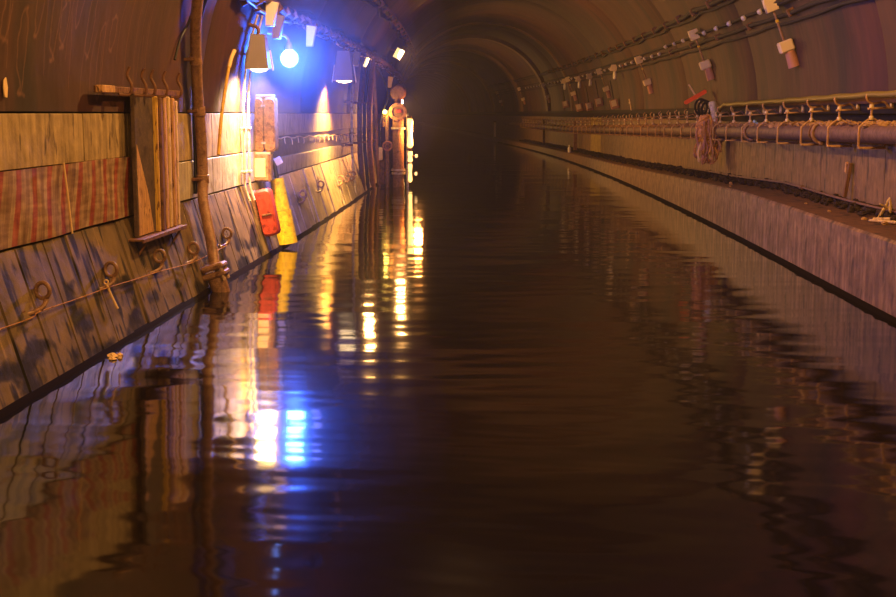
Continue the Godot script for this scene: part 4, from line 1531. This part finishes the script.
	for a in [15.45, 21.2, 28.5, 36.1, 44.4, 52.5, 61.8, 73.0]:
		var y := 2.72 if a < 25.0 else 2.62
		var u := right_face(y) - 0.12
		if first == null:
			first = thing("hanging_socket", "pale clamp with rod, square box and pinkish hanging horn", "socket", a, u, y, "hanging sockets under the clip line")
			var lean := Basis(Vector3.BACK, 0.37)
			st = start()
			slab(st, PackedVector2Array([Vector2(-0.08, -0.08), Vector2(0.06, -0.08), Vector2(0.07, -0.02), Vector2(0.0, -0.02), Vector2(0.0, 0.03), Vector2(0.07, 0.03), Vector2(0.06, 0.08), Vector2(-0.08, 0.08)]), 0.1, 0.008, Transform3D(lean, Vector3.ZERO))
			obj("clamp", st, M.cream, first)
			st = start()
			tube(st, [lean * Vector3(0, -0.06, 0), lean * Vector3(0, -0.44, 0)], 0.014, 8)
			obj("rod", st, M.drain, first)
			st = start()
			box(st, lean * Vector3(0, -0.2, 0.0), Vector3(0.035, 0.035, 0.035), 0.006, lean)
			obj("rod_nut", st, M.yellow, first)
			st = start()
			box(st, lean * Vector3(0.0, -0.5, 0), Vector3(0.165, 0.13, 0.13), 0.015, lean)
			obj("box", st, M.cream, first)
			st = start()
			lathe(st, [[0.0, 0.0], [0.055, 0.0], [0.075, -0.2], [0.0, -0.2]], Transform3D(lean, lean * Vector3(0.02, -0.55, 0)), 16)
			obj("horn", st, M.pink, first)
		else:
			copy_of(first, a, u, y)

	for k in 8:
		var o: Node = find_child("hanging_socket" + ("" if k == 0 else "_%03d" % k), false, false)
		o.set_meta("label", ["largest hanging socket with yellow nut, over the yellow hose", "hanging socket right above the rag bundle and paddle", "hanging socket, first one beyond the rag bundle", "hanging socket, second one beyond the rag bundle, among the square boxes", "hanging socket, third one beyond the rag bundle", "hanging socket, fourth one beyond the rag bundle", "hanging socket, fifth one beyond the rag bundle, in the dark bend", "hanging socket, last one before the dark end"][k])
	# small pale clips between the sockets
	first = null
	s = 14.2
	while s < 60.0:
		var near := false
		for a in [15.45, 21.2, 28.5, 36.1, 44.4, 52.5]:
			near = near or absf(s - a) < 0.4
		if not near:
			var y := 2.70 if s < 25.0 else 2.62
			if first == null:
				first = thing("cable_clip", "small pale insulator clip on the cable between two hanging sockets", "clip", s, right_face(y) - 0.09, y, "insulator clips along the cable")
				st = start()
				lathe(st, [[0.0, 0.035], [0.03, 0.03], [0.036, 0.0], [0.024, -0.03], [0.0, -0.035]], Transform3D(Basis(Vector3.BACK, 0.6)), 10)
				obj("insulator", st, M.zinc, first)
				st = start()
				tube(st, [Vector3(0, 0, 0), Vector3(0.1, 0.02, 0)], 0.01, 6)
				obj("pin", st, M.rust, first)
			else:
				copy_of(first, s, right_face(y) - 0.09, y)
		s += 1.05

	# double clamps carrying bright little bulbs
	first = null
	for a in [[33.0, 2.6], [38.6, 2.55], [41.5, 2.55], [45.6, 2.58]]:
		if first == null:
			first = thing("bulb_holder", "pale clamp with short creamy bulb hanging from the cable", "bulb holder", a[0], right_face(a[1]) - 0.14, a[1], "bulb holders on the far cable run")
			st = start()
			slab(st, PackedVector2Array([Vector2(-0.09, -0.07), Vector2(0.06, -0.08), Vector2(0.09, 0.0), Vector2(0.05, 0.09), Vector2(-0.06, 0.08)]), 0.1, 0.01, Transform3D())
			obj("clamp", st, M.cream, first)
			st = start()
			lathe(st, [[0.0, -0.08], [0.03, -0.08], [0.045, -0.14], [0.045, -0.26], [0.0, -0.29]], Transform3D(Basis(), Vector3(0.03, 0, 0)), 12)
			obj("bulb", st, M.white, first)
		else:
			copy_of(first, a[0], right_face(a[1]) - 0.14, a[1])

	# square boxes low on the vault
	first = null
	for a in [[34.5, 1.74, 0.2], [37.8, 1.82, 0.1], [40.2, 1.71, 0.3], [42.9, 1.69, 0.15], [46.8, 1.82, 0.05]]:
		if first == null:
			first = thing("junction_box", "square pinkish junction box low on the vault over the hangers", "box", a[0], right_face(a[1]) - 0.12, a[1], "junction boxes low on the far vault")
			st = start()
			box(st, Vector3.ZERO, Vector3(0.2, 0.24, 0.12), 0.015, Basis(Vector3.BACK, 0.25))
			obj("case", st, M.pink, first)
			st = start()
			box(st, Vector3(-0.02, 0.02, 0.065), Vector3(0.13, 0.16, 0.02), 0.006, Basis(Vector3.BACK, 0.25))
			obj("lid", st, M.cream, first)
			st = start()
			tube(st, [Vector3(-0.02, 0.1, 0), Vector3(-0.05, 0.28, 0), Vector3(-0.12, 0.6, 0)], 0.012, 6)
			obj("lead", st, M.cable, first)
		else:
			copy_of(first, a[0], right_face(a[1]) - 0.12, a[1])
	for k in 5:
		find_child("junction_box" + ("" if k == 0 else "_%03d" % k), false, false).set_meta("label", "pinkish square junction box low on the vault, %s beyond the short pale rod" % order[k])
	for k in 4:
		find_child("bulb_holder" + ("" if k == 0 else "_%03d" % k), false, false).set_meta("label", "pale clamp with short creamy bulb, %s beyond the short pale rod" % order[k])
	# slim rod at the boxes
	t = thing("short_rod", "short pale rod standing on the hangers near the square boxes", "rod", 31.5, 3.25, 1.62)
	st = start()
	tube(st, [Vector3(-0.03, 0.22, 0), Vector3(0.0, 0.1, 0), Vector3(0.03, -0.05, 0)], 0.014, 7)
	obj("shaft", st, M.rope_pale, t)
	st = start()
	lathe(st, [[0.0, 0.03], [0.025, 0.02], [0.025, -0.02], [0.0, -0.03]], Transform3D(Basis(), Vector3(-0.01, 0.13, 0)), 8)
	obj("collar", st, M.cream, t)

	# rubble along the foot of the wall, a thin pipe lying on it
	st = start()
	rng.seed = 77
	s = 6.0
	while s < 62.0:
		var k := rng.randf_range(0.02, 0.07)
		var back := rng.randf()
		lump(st, pos(s, 3.34 - back * back * (0.16 if s < 18.0 else 0.3), kerb_height(s) + 0.02 + 0.05 * (1.0 - back) + k * 0.3), Vector3(k * 1.3, k * rng.randf_range(0.7, 1.3), k * rng.randf_range(1.0, 2.2)), rng.randi())
		s += 0.022
	tag(obj("rubble", st, M.rubble, self), "dark heap of rubble and litter along the foot of the wall on the kerb", "rubble", "", "stuff")
	t = thing("fallen_pipe", "thin rusty pipe lying on the rubble at the foot of the wall", "pipe", 3.0, 0, 0)
	path = []
	s = 7.0
	while s < 24.0:
		path.append(t.transform.affine_inverse() * pos(s, 3.3 + 0.012 * sin(s * 1.3), kerb_height(s) + 0.10 + 0.008 * sin(s * 0.9)))
		s += 0.5
	st = start()
	tube(st, path, 0.013, 8)
	obj("pipe", st, M.pipe, t)
	st = start()
	lathe(st, [[0.0, -0.06], [0.024, -0.06], [0.024, 0.06], [0.0, 0.06]], Transform3D(Basis(Vector3.RIGHT, PI / 2), path[16]), 8)
	obj("socket_joint", st, M.rust, t)
	var words := ["pale pebble on the muddy kerb top near the broken laths", "light stone on the kerb top, second from the broken laths", "small yellowish stone on the kerb edge", "pale chip on the kerb top beyond the leaning stick", "small pale stone on the kerb below the rag bundle", "tiny light stone at the kerb edge below the rag bundle"]
	var k := 0
	for a in [[11.05, 3.12, 0.06], [11.6, 3.1, 0.045], [12.5, 3.02, 0.04], [13.6, 3.05, 0.035], [18.0, 3.05, 0.06], [17.2, 2.9, 0.03]]:
		t = thing("stone", words[k], "stone", a[0], a[1], kerb_height(a[0]) + 0.006, "stones on the kerb top")
		st = start()
		lump(st, Vector3(0, a[2] * 0.3, 0), Vector3(a[2] * 1.3, a[2] * 0.9, a[2] * 1.3), 200 + k)
		obj("stone", st, M.dust, t)
		k += 1
	# stick leaning on the wall and a tangle of broken laths
	t = thing("wall_stick", "short brown stick leaning against the wall under the pipe", "stick", 13.1, 3.32, 0.0)
	st = start()
	box(st, Vector3(0.0, 0.86, 0.02), Vector3(0.04, 0.34, 0.045), 0.006, Basis(Vector3.RIGHT, 0.1) * Basis(Vector3.BACK, -0.12))
	obj("shaft", st, M.wood_dark, t)
	st = start()
	box(st, Vector3(0.0, 0.98, -0.02), Vector3(0.03, 0.1, 0.06), 0.004, Basis(Vector3.RIGHT, 0.3))
	obj("split_end", st, M.wood_tan, t)
	words = ["bent pale lath poking up from the rubble by the wall", "splintered lath lying flat on the kerb mud", "short upright lath splinter in the rubble", "long pale lath lying along the kerb end", "crossed lath splinter leaning on the bent lath"]
	k = 0
	for a in [[Vector3(-0.03, 0.02, 0), Vector3(0.05, 0.2, 0.02)], [Vector3(-0.1, 0.02, 0.1), Vector3(0.12, 0.03, 0.5)], [Vector3(0.03, 0.04, 0.1), Vector3(0.02, 0.2, 0.13)], [Vector3(-0.16, 0.015, 0.2), Vector3(0.08, 0.02, 0.95)], [Vector3(0.1, 0.05, 0.0), Vector3(-0.06, 0.15, 0.12)]]:
		t = thing("broken_lath", words[k], "lath", 11.55, 3.24, 0.59, "broken laths on the kerb")
		st = start()
		tube(st, [a[0], a[0].lerp(a[1], 0.5) + Vector3(0.01, 0.01, 0), a[1]], [0.014, 0.016, 0.007], 5)
		obj("lath", st, M.wood_pale, t)
		k += 1
	# far posts against the wall and a white marker on the kerb
	k = 0
	words = ["short rusty post against the wall by the yellowish panel", "slim rusty post on the kerb further round the bend", "pale post on the kerb deep in the bend"]
	for a in [[43.5, 3.2, 0.95, "rust"], [54.0, 3.25, 1.0, "rust"], [74.0, 3.0, 0.8, "cream"]]:
		t = thing("wall_post", words[k], "post", a[0], a[1], kerb_height(a[0]))
		st = start()
		box(st, Vector3(0, a[2] * 0.5, 0), Vector3(0.11, a[2], 0.11), 0.01)
		obj("post", st, M[a[3]], t)
		st = start()
		box(st, Vector3(0, a[2] + 0.02, 0), Vector3(0.15, 0.04, 0.15), 0.008)
		obj("cap", st, M.rust, t)
		k += 1
	t = thing("marker_bottle", "tiny white bottle standing on the far kerb edge", "bottle", 42.5, 2.9, kerb_height(42.5))
	st = start()
	lathe(st, [[0.0, 0.0], [0.05, 0.0], [0.05, 0.14], [0.02, 0.19], [0.02, 0.22], [0.0, 0.22]], Transform3D(), 12)
	obj("bottle", st, M.white, t)
	st = start()
	lathe(st, [[0.025, 0.21], [0.025, 0.24], [0.0, 0.24]], Transform3D(), 10)
	obj("cap", st, M.white, t)

# ---------------------------------------------------------------- cables along the vault
func run_of_cable(called: String, label: String, y: float, off: float, side: float, radius: float, s0: float, s1: float, sag: float, material: Material, ties: float, phase := 0.0) -> void:
	var t := thing(called, label, "cable", 3.0, 0, 0)
	var inv := t.transform.affine_inverse()
	var path := []
	var s := s0
	while s <= s1:
		var yy := y + sag * sin(s * 1.9 + phase) + sag * 0.6 * sin(s * 3.7 + phase * 2.0)
		var u := (left_face(yy) + off) if side < 0 else (right_face(yy) - off)
		path.append(inv * pos(s, u, yy))
		s += 0.4 if s < 40.0 else 1.0
	var st := start()
	tube(st, path, radius, 8)
	obj("cable", st, material, t)
	if ties > 0.0:
		s = s0 + ties * 0.5
		while s < minf(s1, 50.0):
			var u := (left_face(y) + off) if side < 0 else (right_face(y) - off)
			st = start()
			box(st, inv * pos(s, u, y), Vector3(radius * 3.2, radius * 3.4, 0.06), 0.006, Basis(Vector3.BACK, 0.5))
			obj("cable_tie", st, M.rust, t)
			s += ties

func build_cables() -> void:
	run_of_cable("vault_cable", "thick dark cable on ties, highest on the vault over the kerb", 3.03, 0.05, 1, 0.034, 8.0, 80.0, 0.012, M.cable, 1.5)
	run_of_cable("vault_cable", "thinner dark cable tucked just under the highest vault cable", 2.96, 0.04, 1, 0.02, 8.0, 80.0, 0.014, M.cable, 0.0, 1.0)
	run_of_cable("clip_cable", "dark cable carrying the small pale insulator clips", 2.72, 0.05, 1, 0.02, 9.0, 80.0, 0.004, M.cable, 0.0)
	run_of_cable("vault_cable", "brown cable running just below the insulator clips", 2.6, 0.04, 1, 0.026, 9.0, 80.0, 0.006, M.cable, 2.4)
	run_of_cable("vault_cable", "lowest brown cable on the vault over the kerb", 2.51, 0.03, 1, 0.018, 9.0, 80.0, 0.008, M.cable, 0.0, 2.0)
	run_of_cable("slab_side_cable", "lumpy pale cable run with fittings over the slabs", 2.62, 0.08, -1, 0.03, 12.5, 60.0, 0.025, M.pipe, 0.55)
	run_of_cable("slab_side_cable", "dark cable twisting along the lumpy pale cable run", 2.68, 0.06, -1, 0.026, 12.5, 60.0, 0.03, M.cable, 0.0, 1.3)
	run_of_cable("slab_side_cable", "thin lower cable under the lumpy pale cable run", 2.55, 0.05, -1, 0.018, 12.5, 60.0, 0.02, M.zinc, 0.7, 2.1)
	run_of_cable("crown_cable", "thick dark cable high on the vault over the slabs", 3.36, 0.05, -1, 0.04, 14.0, 60.0, 0.02, M.cable, 1.2)
	run_of_cable("crown_cable", "slimmer dark cable beside the thick one high over the slabs", 3.26, 0.05, -1, 0.026, 14.0, 60.0, 0.03, M.cable, 0.0, 1.7)
